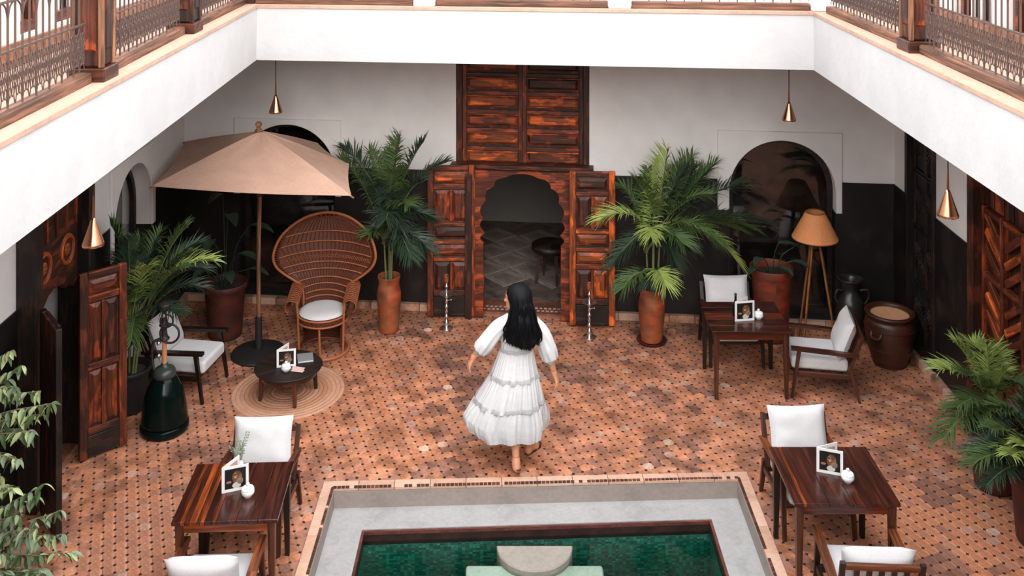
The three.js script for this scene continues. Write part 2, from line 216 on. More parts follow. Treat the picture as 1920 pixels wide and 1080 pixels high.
// galleries all round: soffit slab, white upstand, tiled ledge, open to the sky
part(struct('ceiling'), 'slab', flat(WIDE, inset(0.02), CEIL, 3.72), M.soffit);
part(struct('floor_gallery'), 'gallery_floor', flat(OUTER, inset(0.25), 3.721, 3.735), M.ledge);
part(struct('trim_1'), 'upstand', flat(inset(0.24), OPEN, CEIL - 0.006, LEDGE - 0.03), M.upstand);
part(struct('trim_2'), 'ledge', flat(inset(0.25), inset(-0.012), LEDGE - 0.03, LEDGE), M.ledge, 'pink tiled ledge');
part(struct('trim_3'), 'beam', [bx(0.2, 0.2, 10.6, -2.82, UPPER + 0.1, -5.5, 0.02), bx(0.2, 0.2, 10.0, 3.12, UPPER + 0.1, -5.2, 0.02), place(bx(6.2, 0.2, 0.2, 0, 0, 0, 0.02), 0.16, UPPER + 0.1, -10.44, 0, BACK_TURN, 0)], M.doorDark);   // the upper galleries are open to the sky between post beams
// low tiled plinths along the foot of the walls
function plinth(name, len, pos, turn, gaps) { const b = struct(name, pos, turn), r = rng(5); for (let x = 0; x < len; x += 0.3) { if (gaps.some(([a, c]) => x + 0.15 > a && x + 0.15 < c)) continue; part(b, 'plinth_tile', bx(0.296, 0.085, 0.075, x + 0.15, 0.0425, 0.04, 0.008), r() > 0.5 ? M.ledge : M.plinth2); } }
M.plinth2 = mat({ lin: [0.55, 0.3, 0.2], map: T.tile, roughness: 0.6 });
plinth('baseboard_back', BACK_LEN, [XL, 0, -12.68], BACK_TURN, [[3.3, 5.2]]);
plinth('baseboard_left', 12.6, [XL, 0, 0], Math.PI / 2, [[0, 6.4], [8.3, 9.7]]);
plinth('baseboard_right', 5.4, [XR, 0, -11.8], Math.PI / 2 * -1, [[1.9, 4.0]]);

// dim rooms behind the openings
function room(name, pos, turn, x0, x1, depth, h, floorMat, wallMat = M.dim) {
  const r = struct(name, pos, turn), zc = -0.33 - depth / 2;
  part(r, 'room_floor', bx(x1 - x0, 0.1, depth + 0.32, (x0 + x1) / 2, -0.056, zc + 0.16, 0.001), floorMat);
  part(r, 'room_wall', [bx(x1 - x0 + 0.2, h + 0.2, 0.1, (x0 + x1) / 2, h / 2 - 0.1, -0.33 - depth - 0.05, 0.001), bx(0.1, h + 0.2, depth, x0 - 0.05, h / 2 - 0.1, zc, 0.001), bx(0.1, h + 0.2, depth, x1 + 0.05, h / 2 - 0.1, zc, 0.001)], wallMat);
  return r;
}
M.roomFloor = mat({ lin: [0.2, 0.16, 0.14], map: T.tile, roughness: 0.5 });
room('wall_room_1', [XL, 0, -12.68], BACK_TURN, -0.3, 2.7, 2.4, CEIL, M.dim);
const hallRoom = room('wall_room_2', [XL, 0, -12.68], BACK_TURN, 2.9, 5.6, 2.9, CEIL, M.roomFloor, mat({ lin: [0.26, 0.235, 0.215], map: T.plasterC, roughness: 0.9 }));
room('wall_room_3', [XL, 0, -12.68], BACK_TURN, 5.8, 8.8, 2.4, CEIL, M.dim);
room('wall_room_4', [XL, 0, 0], Math.PI / 2, 7.6, 12.4, 2.2, CEIL, M.dim);
{ // large floor tiles of the hall, laid on the diagonal
  const s = 0.44, c = [];
  for (let i = -6; i <= 6; i++) for (let j = -6; j <= 6; j++) { const u = 4.25 + (i - j) * s * 0.7071, d = -0.75 - (i + j) * s * 0.7071; if (u > 3.35 && u < 5.2 && d > -2.9 && d < -0.75) c.push([u, d]); }
  const g = bx(s - 0.022, 0.012, s - 0.022, 0, 0, 0, 0.004);
  M.hallTile = mat({ lin: [0.4, 0.34, 0.31], map: T.tile, roughness: 0.45 });
  for (const [u, d] of c) { const m = part(hallRoom, 'floor_tile', g, M.hallTile); m.position.set(u, 0, d); m.rotation.y = Math.PI / 4; }
  const rows = []; // threshold with two dotted rows of little pale tiles
  for (let k = 0; k < 2; k++) for (let u = 3.5; u < 5.0; u += 0.055) rows.push(bx(0.034, 0.012, 0.03, u + k * 0.027, 0.006, -0.07 - k * 0.075, 0.002));
  part(hallRoom, 'threshold_mosaic', rows, mat({ lin: [0.55, 0.38, 0.3], roughness: 0.6 })).userData.kind = 'stuff';
  part(hallRoom, 'threshold_slab', bx(1.6, 0.06, 0.36, 4.246, -0.022, -0.17, 0.004), M.clayTile = mat({ lin: [0.3, 0.12, 0.08], map: T.tile, roughness: 0.5 }));
}
// arched windows: dark frame, glazing bars and panes
function archWindow(name, pos, turn, a, bars = false) {
  const w = struct(name, pos, turn), s = new THREE.Shape(), r = a.r - 0.002;
  s.moveTo(a.c - r, 0.02); s.lineTo(a.c - r, a.spring); s.absarc(a.c, a.spring, r, Math.PI, 0, true); s.lineTo(a.c + r, 0.02); s.lineTo(a.c - r, 0.02);
  part(w, 'window_frame', plate(s, [archPath(a.c, r - 0.06, a.spring, 0.16)], 0.06, -0.16, 0.004), M.ebony);
  if (bars) part(w, 'glazing_bar', [bx(2 * r - 0.1, 0.035, 0.04, a.c, 1.55, -0.19, 0.004), bx(0.035, 1.4, 0.04, a.c, 0.85, -0.19, 0.004)], M.ebony);
  const p = new THREE.Shape(); p.moveTo(a.c - r + 0.05, 0.15); p.lineTo(a.c - r + 0.05, a.spring); p.absarc(a.c, a.spring, r - 0.05, Math.PI, 0, true); p.lineTo(a.c + r - 0.05, 0.15);
  part(w, 'pane', plate(p, [], 0.006, -0.187), M.glass);
}
archWindow('window_1', [XL, 0, -12.68], BACK_TURN, ARCH_W);
archWindow('window_2', [XL, 0, -12.68], BACK_TURN, ARCH_E);
archWindow('window_8', [XL, 0, 0], Math.PI / 2, ARCH_L);

// ---------------------------------------------------------------- the tiled floor of the court
const pool = (d) => ({ xl: -1.64 + d, xr: 2.08 - d, bl: -8.833 + d, br: -8.975 + d, zf: -3.0 - d });
const poolPoly = (d) => { const p = pool(d); return [[p.xl, p.zf], [p.xr, p.zf], [p.xr, p.br], [p.xl, p.bl]]; };
const inPool = (x, z, d) => { const p = pool(d); return x > p.xl && x < p.xr && z < p.zf && z > lerp(p.bl, p.br, (x - p.xl) / (p.xr - p.xl)); };
const floor = struct('floor');
M.bed = mat({ lin: [0.36, 0.17, 0.11], roughness: 0.95 });
part(floor, 'bed', flat([[XL, backZ(XL)], [XR, backZ(XR)], [XR, ZF], [XL, ZF]], poolPoly(0.02), -0.12, -0.006), M.bed);
{
  const P = 0.09, CUT = 0.0152, H = 0.012, border = 0.275, tiles = [], dots = [], a = 21 * Math.PI / 180;
  const e1 = [Math.sin(a), Math.cos(a)], e2 = [Math.cos(a), -Math.sin(a)];
  const NEAR = -6.4, wallGap = (x, z) => Math.min(x - XL, XR - x, z - backZ(x));
  for (let i = -100; i <= 100; i++) for (let j = -100; j <= 100; j++) {
    for (const [k, list] of [[0, tiles], [0.5, dots]]) {
      const x = (i + k) * P * e1[0] + (j + k) * P * e2[0], z = -9 + (i + k) * P * e1[1] + (j + k) * P * e2[1];
      if (z > NEAR || wallGap(x, z) < border + (k ? -0.0 : 0.045) || inPool(x, z, k ? -0.005 : -0.04)) continue;
      list.push([x, z, -Math.atan2(e2[1], e2[0]) + (k ? Math.PI / 4 : 0)]);
    }
  }
  const row = (fx, n, turn) => { for (let i = 0; i < n; i++) for (let c = 0; c < 3; c++) { const [x, z] = fx(i, c); if (z < NEAR && wallGap(x, z) > 0.03) { tiles.push([x, z, turn]); if (c < 2) { const q = fx(i + 0.5, c + 0.5); if (wallGap(q[0], q[1]) > 0.05) dots.push([q[0], q[1], turn + Math.PI / 4]); } } } };
  row((i, c) => [XL + 0.08 + c * P, -6.4 - i * P], 69, 0);
  row((i, c) => [XR - 0.08 - c * P, -6.4 - i * P], 60, 0);
  row((i, c) => { const q = onBack(0.35 + i * P, 0, 0.09 + c * P); return [q.x, q.z]; }, 88, BACK_TURN);
  const oct = (s, cut, h) => { const p = [], c = cut, w = s / 2; const ring = [[-w + c, -w], [w - c, -w], [w, -w + c], [w, w - c], [w - c, w], [-w + c, w], [-w, w - c], [-w, -w + c]]; const b = 0.0015, top = ring.map(([x, z]) => [x * (1 - b / w), 0, z * (1 - b / w)]), low = ring.map(([x, z]) => [x, -0.0015, z]), base = ring.map(([x, z]) => [x, -h, z]); for (let i = 1; i < 7; i++) p.push(top[0], top[i + 1], top[i]); for (let i = 0; i < 8; i++) { const j = (i + 1) % 8; p.push(top[i], top[j], low[j], top[i], low[j], low[i], low[i], low[j], base[j], low[i], base[j], base[i]); } const g = new THREE.BufferGeometry(); g.setAttribute('position', new THREE.Float32BufferAttribute(p.flat(), 3)); g.computeVertexNormals(); return grainUV(g, 'x'); };
  const sq = (s, h) => { const w = s / 2, q = [[-w, 0, -w], [w, 0, -w], [w, 0, w], [-w, 0, w]], b = q.map(([x, , z]) => [x * 1.08, -h, z * 1.08]), p = [q[0], q[2], q[1], q[0], q[3], q[2]]; for (let i = 0; i < 4; i++) { const j = (i + 1) % 4; p.push(q[i], q[j], b[j], q[i], b[j], b[i]); } const g = new THREE.BufferGeometry(); g.setAttribute('position', new THREE.Float32BufferAttribute(p.flat(), 3)); g.computeVertexNormals(); return grainUV(g, 'x'); };
  const tileG = oct(P - 0.0008, CUT, H), dotG = sq(0.0205, H);
  const r = rng(77), TONES = [[0.642, 0.279, 0.165], [0.681, 0.294, 0.169], [0.705, 0.299, 0.165], [0.595, 0.272, 0.173], [0.659, 0.311, 0.199], [0.719, 0.333, 0.196], [0.573, 0.268, 0.177], [0.535, 0.241, 0.155], [0.632, 0.375, 0.283], [0.8, 0.57, 0.447], [0.456, 0.217, 0.148], [0.342, 0.171, 0.125]];
  // stains, wear and repairs: dull grey-brown patches with ragged outlines, warm new tiles, and a few very pale ones
  const tone = (x, z) => { const g = wn(x, z, 1.1, 3) + 0.5 * (wn(x, z, 4.5, 13) - 0.5), w = wn(x + 40, z, 0.55, 9), k = r(); if (k > 0.9955) return 9; if (k > 0.965) return 8; const dull = g > 0.64 ? 0.8 : g > 0.56 ? 0.5 : g > 0.48 ? 0.25 : 0.08; const st = wn(x + 9, z + 4, 1.9, 33) + 0.35 * (wn(x, z, 7, 35) - 0.5); if (st > 0.69) return r() < 0.6 ? 11 : 10; if (st > 0.655 && r() < 0.6) return 10; if (r() < dull) return [3, 6, 7, 4][Math.floor(r() * 4)]; return w > 0.52 ? [1, 2, 5, 2][Math.floor(r() * 4)] : [0, 1, 4, 0, 2][Math.floor(r() * 5)]; };
  const size = (x, z) => { const px = 960 + x * 1900 / -z, py = 5.3 * 1900 / -z - 235; return px > 5 && px < 1915 && py < 1076 ? -1 / z : 0; };
  const hidden = (x, z) => (Math.abs(x + 2.06) < 0.45 && z > -9.0) || (Math.abs(x - 2.45) < 0.5 && z > -9.0) || x < -3.35;
  const order = (l) => l.map((t) => [...t, hidden(t[0], t[1]) ? 0 : size(t[0], t[1])]).sort((p, q) => q[3] - p[3]);
  const singles = TONES.map((c) => mat({ lin: c, map: T.tile, roughness: 0.36 })), many = mat({ map: T.tile, roughness: 0.36 }); many.vertexColors = true;
  const dotM = mat({ lin: [0.026, 0.015, 0.012], roughness: 0.6 });
  const lay = (list, geo, name, single, colour) => {
    const rest = [];
    list.forEach(([x, z, t], n) => { const k = colour ? tone(x, z) : 0, y = (r() - 0.5) * 0.0024, tilt = (r() - 0.5) * 0.008; if (n < 300) { const m = part(floor, name, geo, single[k]); m.position.set(x, y, z); m.rotation.set(tilt, t, tilt); } else rest.push([x, y, z, t, tilt, k]); });
    const n = geo.attributes.position.count, pos = new Float32Array(rest.length * n * 3), nor = new Float32Array(pos.length), uv = new Float32Array(rest.length * n * 2), col = new Float32Array(pos.length), q = V(0, 0, 0);
    rest.forEach(([x, y, z, t, tilt, k], m) => { const e = new THREE.Matrix4().makeRotationFromEuler(new THREE.Euler(tilt, t, tilt)), c = TONES[k], j = 0.9 + 0.2 * r(); for (let i = 0; i < n; i++) { q.fromBufferAttribute(geo.attributes.position, i).applyMatrix4(e); const o = (m * n + i) * 3; pos[o] = q.x + x; pos[o + 1] = q.y + y; pos[o + 2] = q.z + z; q.fromBufferAttribute(geo.attributes.normal, i).applyMatrix4(e); nor[o] = q.x; nor[o + 1] = q.y; nor[o + 2] = q.z; uv[(m * n + i) * 2] = geo.attributes.uv.getX(i) + x * 0.7; uv[(m * n + i) * 2 + 1] = geo.attributes.uv.getY(i) + z * 0.7; for (let h = 0; h < 3; h++) col[o + h] = c[h] * j; } });
    const g = new THREE.BufferGeometry(); g.setAttribute('position', new THREE.BufferAttribute(pos, 3)); g.setAttribute('normal', new THREE.BufferAttribute(nor, 3)); g.setAttribute('uv', new THREE.BufferAttribute(uv, 2)); if (colour) g.setAttribute('color', new THREE.BufferAttribute(col, 3));
    part(floor, name + '_field', g, colour ? many : single[0]).userData.kind = 'stuff';
  };
  lay(order(tiles), tileG, 'tile', singles, true);
  lay(order(dots), dotG, 'cabochon', [dotM], false);
}

// ---------------------------------------------------------------- the pool
{
  const p = thing('pool', 'sunken rectangular pool of green water with white inner ledge and pink stone coping', 'pool');
  const r = rng(3), o = pool(0), W = 0.105, L = 0.31, tones = [M.coping, mat({ lin: [0.66, 0.4, 0.29], map: T.stone, roughness: 0.6 }), mat({ lin: [0.72, 0.47, 0.36], map: T.stone, roughness: 0.6 })], pick = () => tones[Math.floor(r() * 3)];
  const along = (a, b, name) => { const n = Math.round(a.distanceTo(b) / L), s = b.clone().sub(a).divideScalar(n), len = s.length(), ang = Math.atan2(-s.z, s.x); for (let i = 0; i < n; i++) { const m = part(p, name, bx(len - 0.003, 0.03, W, 0, 0, 0, 0.006), pick()); m.position.copy(a).addScaledVector(s, i + 0.5); m.position.y = 0.001 + (r() - 0.5) * 0.002; m.rotation.y = ang; } };
  along(V(o.xl, 0, o.bl + W / 2), V(o.xr, 0, o.br + W / 2), 'coping_slab');
  along(V(o.xl + W / 2, 0, o.bl + W + 0.002), V(o.xl + W / 2, 0, -5.0), 'coping_slab');
  along(V(o.xr - W / 2, 0, o.br + W + 0.002), V(o.xr - W / 2, 0, -5.0), 'coping_slab');
  // a band of little dark and rust chips let into the coping's inner edge
  const chips = [], chipsB = [];
  const c0 = pool(W - 0.0105), band = (a, b) => { const n = Math.floor(a.distanceTo(b) / 0.036), s = b.clone().sub(a).divideScalar(n), ang = Math.atan2(-s.z, s.x); for (let i = 0; i < n; i++) { const q = a.clone().addScaledVector(s, i + 0.5); const k = r(); if (k > 0.9) continue; (k > 0.45 ? chips : chipsB).push(place(bx(0.031, 0.014, 0.022, 0, 0, 0, 0.002), q.x, 0.0165, q.z, 0, ang, 0)); } };
  band(V(c0.xl, 0, c0.bl), V(c0.xr, 0, c0.br)); band(V(c0.xl, 0, c0.bl), V(c0.xl, 0, -6.2)); band(V(c0.xr, 0, c0.br), V(c0.xr, 0, -6.2));
  part(p, 'mosaic_band', chips, M.leather).userData.kind = 'stuff'; part(p, 'mosaic_band', chipsB, M.maroon).userData.kind = 'stuff';
  const ring = (d0, d1, y0, y1) => flat(poolPoly(d0), poolPoly(d1), y0, y1);
  part(p, 'upper_wall', ring(W - 0.03, W + 0.002, -0.2, -0.0145), M.grey);
  part(p, 'ledge', ring(W - 0.02, W + 0.285, -0.2, -0.157), M.marble, 'white stone ledge');
  part(p, 'rim', ring(W + 0.286, W + 0.306, -0.19, -0.164), M.maroon, 'dark red rim');
  part(p, 'rim_wall', ring(W + 0.284, W + 0.304, -0.3, -0.191), M.rimDark = mat({ lin: [0.045, 0.02, 0.016], map: T.tile, roughness: 0.5 }), 'dark brown wall at the waterline');
  part(p, 'basin_wall', ring(W + 0.27, W + 0.303, -1.1, -0.301), M.mosaic);
  part(p, 'basin_floor', flat(poolPoly(W + 0.28), null, -1.1, -1.0), M.mosaic);
  const water = new THREE.MeshPhysicalMaterial({ color: 0xffffff, transmission: 1, roughness: 0.015, ior: 1.33, thickness: 0.8 });
  water.attenuationColor = new THREE.Color().setRGB(0.05, 0.38, 0.35); water.attenuationDistance = 1.3;
  const wg = flat(poolPoly(W + 0.295), null, -1.04, -0.245);
  part(p, 'water', wg, water, 'clear green water');
  // stone plinth and the sunken step below it
  const s = new THREE.Shape(); s.moveTo(-0.31, 0); s.lineTo(0.31, 0); s.absarc(0, 0, 0.31, 0, Math.PI, false); // drawn with the round side towards the viewer
  const half = plate(s, [], 0.9, 0, 0.008, 40); half.rotateX(Math.PI / 2).translate(0, -1.1, 0);
  const st = thing('stone_plinth', 'half round grey stone plinth standing out of the green pool water', 'plinth', [0.185, 0, -8.31]);
  part(st, 'block', half, M.stone);
  const sub = thing('sunken_step', 'pale green rectangular step under the pool water below the half round stone', 'step', [0.18, 0, -7.72]);
  part(sub, 'block', bx(1.1, 0.72, 0.9, 0, -0.645, 0, 0.02), mat({ lin: [0.62, 0.72, 0.6], map: T.stone, roughness: 0.7 }));
}
// ---------------------------------------------------------------- doors
const doorTones = [M.door, M.door, M.doorBright, M.door, M.doorDark];
// a panelled leaf: stiles, rails and raised panels on a board; local x from the hinge, z the carved face
function fillLeaf(o, w, h, t, rows, seed, tone = 0.5, base = 0.0) {
  const r = rng(seed), st = 0.075, pick = (b) => { const k = r(); if (tone < 0) return M.ebony; return k < b * 0.75 ? M.doorBright : k < 0.78 ? M.door : M.doorDark; };  // negative tone: ebony colour stands in for shade on the leaf
  part(o, 'board', bx(w - 0.01, h - 0.01, t * 0.5, w / 2, h / 2, -t * 0.2, 0.003, 'y'), M.doorDark);
  part(o, 'stile', bx(st, h, t, st / 2, h / 2, 0, 0.008), pick(tone)); part(o, 'stile', bx(st, h, t, w - st / 2, h / 2, 0, 0.008), tone > 0.9 ? M.doorBright : tone < 0 ? M.ebony : M.door);
  const total = rows.reduce((a, b) => a + b[0], 0), free = h - base - 0.07 * (rows.length + 1); let y = base;
  if (base) part(o, 'kick_board', bx(w - 2 * st, base - 0.01, t * 0.8, w / 2, base / 2, 0, 0.006), M.ebony);
  part(o, 'rail', bx(w - 2 * st, 0.07, t * 0.9, w / 2, y + 0.035, 0, 0.008), M.doorDark); y += 0.07;
  for (const [s, n] of rows) {
    const ph = free * s / total, inner = w - 2 * st, cw = inner / n;
    for (let i = 0; i < n; i++) { const m = part(o, 'panel', fieldPanel(cw - 0.035, ph - 0.02, 0.022, Math.min(0.035, ph * 0.22)), pick(tone)); m.position.set(st + cw * (i + 0.5), y + ph / 2, t * 0.08); if (i) part(o, 'mullion', bx(0.035, ph, t * 0.85, st + cw * i, y + ph / 2, 0, 0.006), M.door); }
    y += ph;
    part(o, 'rail', bx(inner, 0.045, t * 0.9, w / 2, y + 0.03, 0, 0.008), pick(tone * 0.8));
    part(o, 'moulding', bx(inner, 0.016, t * 0.5, w / 2, y + 0.062, t * 0.38, 0.006), pick(tone * 0.6));
    y += 0.07;
  }
}
function leaf(label, pos, turn, w, h, rows, seed, tone, base) { const o = thing('door_leaf', label, 'door', pos, turn); fillLeaf(o, w, h, 0.05, rows, seed, tone, base); return o; }
const WICKET = [[1.35, 2], [0.55, 1], [0.55, 1], [1.5, 2], [0.6, 1]];
{ // great door of the hall: two fixed leaves above, a portal with a scalloped arch below
  const d = struct('door_1', [XL, 0, -12.68], BACK_TURN), u0 = 3.437, u1 = 5.055, y0 = 1.77, y1 = CEIL - 0.03;
  part(d, 'door_frame', [bx(0.075, y1 - 1.74, 0.16, u0 + 0.0375, (y1 + 1.74) / 2, -0.09, 0.008), bx(0.075, y1 - 1.74, 0.16, u1 - 0.0375, (y1 + 1.74) / 2, -0.09, 0.008)], M.doorDark);
  part(d, 'lintel', bx(u1 - u0 + 0.1, 0.05, 0.24, (u0 + u1) / 2, 1.79, 0.02, 0.008), M.doorDark);
  const w = (u1 - u0 - 0.15) / 2, H = y1 - y0, r = rng(12), rows = 7;
  for (let k = 0; k < 2; k++) {
    const x = u0 + 0.075 + k * w, ins = 0.05;
    part(d, 'door_panel', bx(w - 0.004, H, 0.03, x + w / 2, y0 + H / 2, -0.075, 0.003, 'y'), M.doorDark);
    part(d, 'stile', bx(ins, H, 0.05, x + ins / 2, y0 + H / 2, -0.06, 0.006), M.door); part(d, 'stile', bx(ins, H, 0.05, x + w - ins / 2, y0 + H / 2, -0.06, 0.006), k ? M.doorDark : M.door);
    for (let i = 0; i < rows; i++) {
      const ph = H / rows, y = y0 + ph * (i + 0.5), t = i < 4 ? [M.doorBright, M.door, M.door, M.doorBright][(i + k) % 4] : M.doorDark;
      const m = part(d, 'panel', fieldPanel(w - 2 * ins - 0.03, ph - 0.085, 0.024, 0.028), r() < 0.5 - i * 0.06 ? M.doorBright : t); m.position.set(x + w / 2, y - 0.012, -0.058);
      part(d, 'rail', bx(w - 2 * ins, 0.05, 0.045, x + w / 2, y + ph / 2 - 0.025, -0.058, 0.006), i < 4 ? M.door : M.doorDark);
      part(d, 'moulding', bx(w - 2 * ins - 0.01, 0.014, 0.02, x + w / 2, y + ph / 2 - 0.058, -0.04, 0.005), i < 4 ? M.doorBright : M.door);
    }
  }
  // portal: jambs and a scalloped horseshoe arch cut through the boards
  const c = 4.262, half = [[0.46, 0], [0.46, 0.9], [0.452, 1.02], [0.46, 1.2], [0.43, 1.41], [0.345, 1.575], [0.2, 1.69], [0, 1.742]], pts = [[c + 0.46, 0.012]];
  for (let i = 1; i < half.length - 1; i++) { const [ax, ay] = half[i], [bx_, by] = half[i + 1], n = 8, dx = bx_ - ax, dy = by - ay, L = Math.hypot(dx, dy); for (let k = 0; k <= n; k++) { const t = k / n, bulge = (i === half.length - 2 ? 0.02 : 0.052) * Math.sin(Math.PI * t) * Math.min(1, L / 0.14); pts.push([c + ax + dx * t + dy / L * bulge, ay + dy * t - dx / L * bulge * 0.6]); } }
  for (let i = pts.length - 1; i > 0; i--) if (Math.hypot(pts[i][0] - pts[i - 1][0], pts[i][1] - pts[i - 1][1]) < 1e-4) pts.splice(i, 1);
  const mir = pts.slice(0, -1).reverse().map(([x, y]) => [2 * c - x, y]);
  part(d, 'arch_board', plate([[3.6, 0.01], ...mir.slice().reverse(), ...pts.slice(0, -1).reverse(), [4.92, 0.01], [4.92, 1.765], [3.6, 1.765]], [], 0.05, 0.2, 0.004), M.door, 'scalloped horseshoe arch board');
  part(d, 'jamb', bx(0.085, 1.72, 0.26, 3.62, 0.86, 0.1, 0.008), M.doorDark); part(d, 'jamb', bx(0.085, 1.72, 0.26, 4.9, 0.86, 0.1, 0.008), M.doorBright);
  const pl = onBack(3.13, 0.03, 0.25), pr = onBack(4.83, 0.03, 0.31);
  leaf('carved open door leaf left of the scalloped hall doorway, above a silver water pipe', [pl.x, pl.y, pl.z], BACK_TURN + 0.12, 0.57, 1.8, WICKET, 31, 0.35, 0.24);
  leaf('bright orange carved open door leaf right of the scalloped hall doorway', [pr.x, pr.y, pr.z], BACK_TURN + 0.06, 0.535, 1.8, WICKET, 37, 0.95, 0.24);
}
{ // side door in the west wall; its leaves stand open into the court
  const d = struct('door_2', [XL, 0, 0], Math.PI / 2), a = 8.376, b = 9.558;
  part(d, 'door_frame', [bx(0.13, 2.9, 0.3, a + 0.065, 1.45, 0.02, 0.01), bx(0.13, 2.9, 0.3, b - 0.065, 1.45, 0.02, 0.01)], M.ebony);
  const s = [[a + 0.13, 2.88], [a + 0.13, 1.56], [a + 0.2, 1.5], [a + 0.28, 1.56], [a + 0.36, 1.55], [a + 0.46, 1.62], [a + 0.59, 1.64], [a + 0.72, 1.62], [a + 0.82, 1.55], [a + 0.9, 1.56], [a + 0.98, 1.5], [b - 0.13, 1.56], [b - 0.13, 2.88]];
  part(d, 'arch_board', plate(s, [], 0.06, 0.06, 0.008), M.doorDark, 'carved board above the side doorway');
  for (let i = 0; i < 2; i++) { const g = new THREE.TorusGeometry(0.12, 0.022, 8, 24); place(g, a + 0.36 + i * 0.46, 1.9, 0.062); part(d, 'carved_rosette', [g, place(new THREE.SphereGeometry(0.055, 14, 10).scale(1, 1, 0.4), a + 0.36 + i * 0.46, 1.9, 0.062)], M.doorBright); }
  for (let i = 0; i < 5; i++) part(d, 'moulding', bx(0.028, 0.7, 0.03, a + 0.2 + i * 0.195, 2.45, 0.07, 0.006), M.door);
  part(d, 'threshold', bx(b - a - 0.2, 0.03, 0.5, (a + b) / 2, -0.004, -0.2, 0.005), M.clayTile);
  leaf('carved red wooden door leaf standing open beside the dark green water pipe', [-3.9, 0.02, -9.12], 0.76, 0.435, 1.68, [[1.6, 2], [1.7, 2], [0.45, 1]], 41, 0.4, 0.2);
  const n = thing('door_leaf', 'door leaf seen from its back, shade put into its dark colour, behind the leafy shrub', 'door', [-3.585, 0.02, -8.02], Math.PI - 0.93 - Math.PI * 0); n.rotation.y = Math.PI - 0.9; fillLeaf(n, 0.5, 1.68, 0.05, [[1.6, 2], [1.7, 2], [0.45, 1]], 43, -1, 0.2);  // whole leaf in near-black ebony colour for the shade on its back
}
{ // dark door with pierced carving in the east wall
  const d = struct('door_3', [XR, 0, 0], -Math.PI / 2), a = -11.42, b = -10.63;
  part(d, 'door_frame', [bx(0.07, 2.67, 0.12, a + 0.035, 1.415, -0.03, 0.008), bx(0.07, 2.67, 0.12, b - 0.035, 1.415, -0.03, 0.008), bx(b - a, 0.07, 0.12, (a + b) / 2, 0.115, -0.03, 0.008)], M.ebony);
  part(d, 'board', bx(b - a - 0.1, 2.6, 0.03, (a + b) / 2, 1.4, -0.09, 0.003), M.black);
  for (let j = 0; j < 4; j++) for (let i = 0; i < 2; i++) {
    const cx = a + 0.07 + 0.163 * (1 + 2 * i), y = 0.45 + j * 0.62, g = [];
    for (let k = -2; k <= 2; k++) for (const s of [-1, 1]) g.push(place(rbox(0.02, 0.36 - Math.abs(k) * 0.07, 0.025, 0.005), cx + k * 0.045, y, -0.062, 0, 0, s * 0.7));
    part(d, 'pierced_panel', g, M.ebony);
    part(d, 'panel_frame', [bx(0.31, 0.03, 0.03, cx, y + 0.29, -0.06, 0.006), bx(0.31, 0.03, 0.03, cx, y - 0.29, -0.06, 0.006), bx(0.03, 0.56, 0.03, cx - 0.145, y, -0.06, 0.006), bx(0.03, 0.56, 0.03, cx + 0.145, y, -0.06, 0.006)], M.ebony);
  }
}
{ // great carved door of the east wall
  const d = struct('door_4', [XR, 0, 0], -Math.PI / 2), a = -9.7, b = -7.95, H = 2.9;
  part(d, 'door_frame', [bx(0.12, H, 0.2, a + 0.06, H / 2, 0.0, 0.01), bx(0.12, H, 0.2, b - 0.06, H / 2, 0.0, 0.01)], M.doorDark);
  part(d, 'board', bx(b - a - 0.2, H, 0.04, (a + b) / 2, H / 2, -0.07, 0.003, 'y'), M.doorDark);
  for (let i = 0; i < 8; i++) part(d, 'plank', bx(0.155, 0.62, 0.035, a + 0.215 + i * 0.186, 2.5, -0.035, 0.008, 'y'), i % 3 === 1 ? M.door : M.doorDark);
  for (let i = 0; i < 4; i++) {
    const x = a + 0.31 + i * 0.377;
    part(d, 'stile', bx(0.055, 2.16, 0.06, x - 0.19, 1.1, -0.02, 0.008), M.door);
    for (const [y, h] of [[1.85, 0.5], [1.25, 0.5]]) for (const s of [-1, 0, 1]) { const g = rbox(0.37, 0.075, 0.045, 0.012); const m = part(d, 'diagonal_slat', g, s ? M.door : M.doorBright); m.position.set(x, y + s * 0.16, -0.025); m.rotation.z = (i % 2 ? 1 : -1) * 0.6; }
    for (const y of [2.14, 1.54, 0.94, 0.06]) part(d, 'rail', bx(0.33, 0.055, 0.055, x, y, -0.02, 0.008), M.door);
    for (const k of [-1, 1]) { const m = part(d, 'panel', fieldPanel(0.14, 0.72, 0.025, 0.03), k > 0 ? M.doorBright : M.door); m.position.set(x + k * 0.082, 0.5, -0.03); }
  }
}
// joinery of the upper rooms behind the galleries
function upperWindow(name, pos, turn, x0, y0, x1, y1, n) {
  const w = struct(name, pos, turn);
  part(w, 'window_frame', plate(rect(x0, y0, x1, y1), [rect(x0 + 0.06, y0 + 0.1, x1 - 0.06, y1 - 0.06)], 0.08, -0.06, 0.005), M.door);
  part(w, 'pane', bx(x1 - x0 - 0.1, y1 - y0 - 0.1, 0.02, (x0 + x1) / 2, (y0 + y1) / 2, -0.14, 0.002), M.black);
  for (let i = 1; i < n; i++) part(w, 'glazing_bar', bx(0.03, y1 - y0 - 0.1, 0.04, lerp(x0, x1, i / n), (y0 + y1) / 2, -0.1, 0.004), M.paper);
}
upperWindow('window_3', [XL, 0, 0], Math.PI / 2, 8.45, 3.95, 8.85, 5.9, 2);
upperWindow('window_4', [XL, 0, 0], Math.PI / 2, 9.1, 3.95, 9.85, 5.9, 3);
upperWindow('window_5', [XL, 0, 0], Math.PI / 2, 5.6, 3.95, 6.5, 5.9, 3);
upperWindow('window_6', [XR, 0, 0], -Math.PI / 2, -10.19, 3.8, -9.39, 5.9, 4);
upperWindow('window_7', [XR, 0, 0], -Math.PI / 2, -9.09, 3.8, -8.2, 5.9, 4);
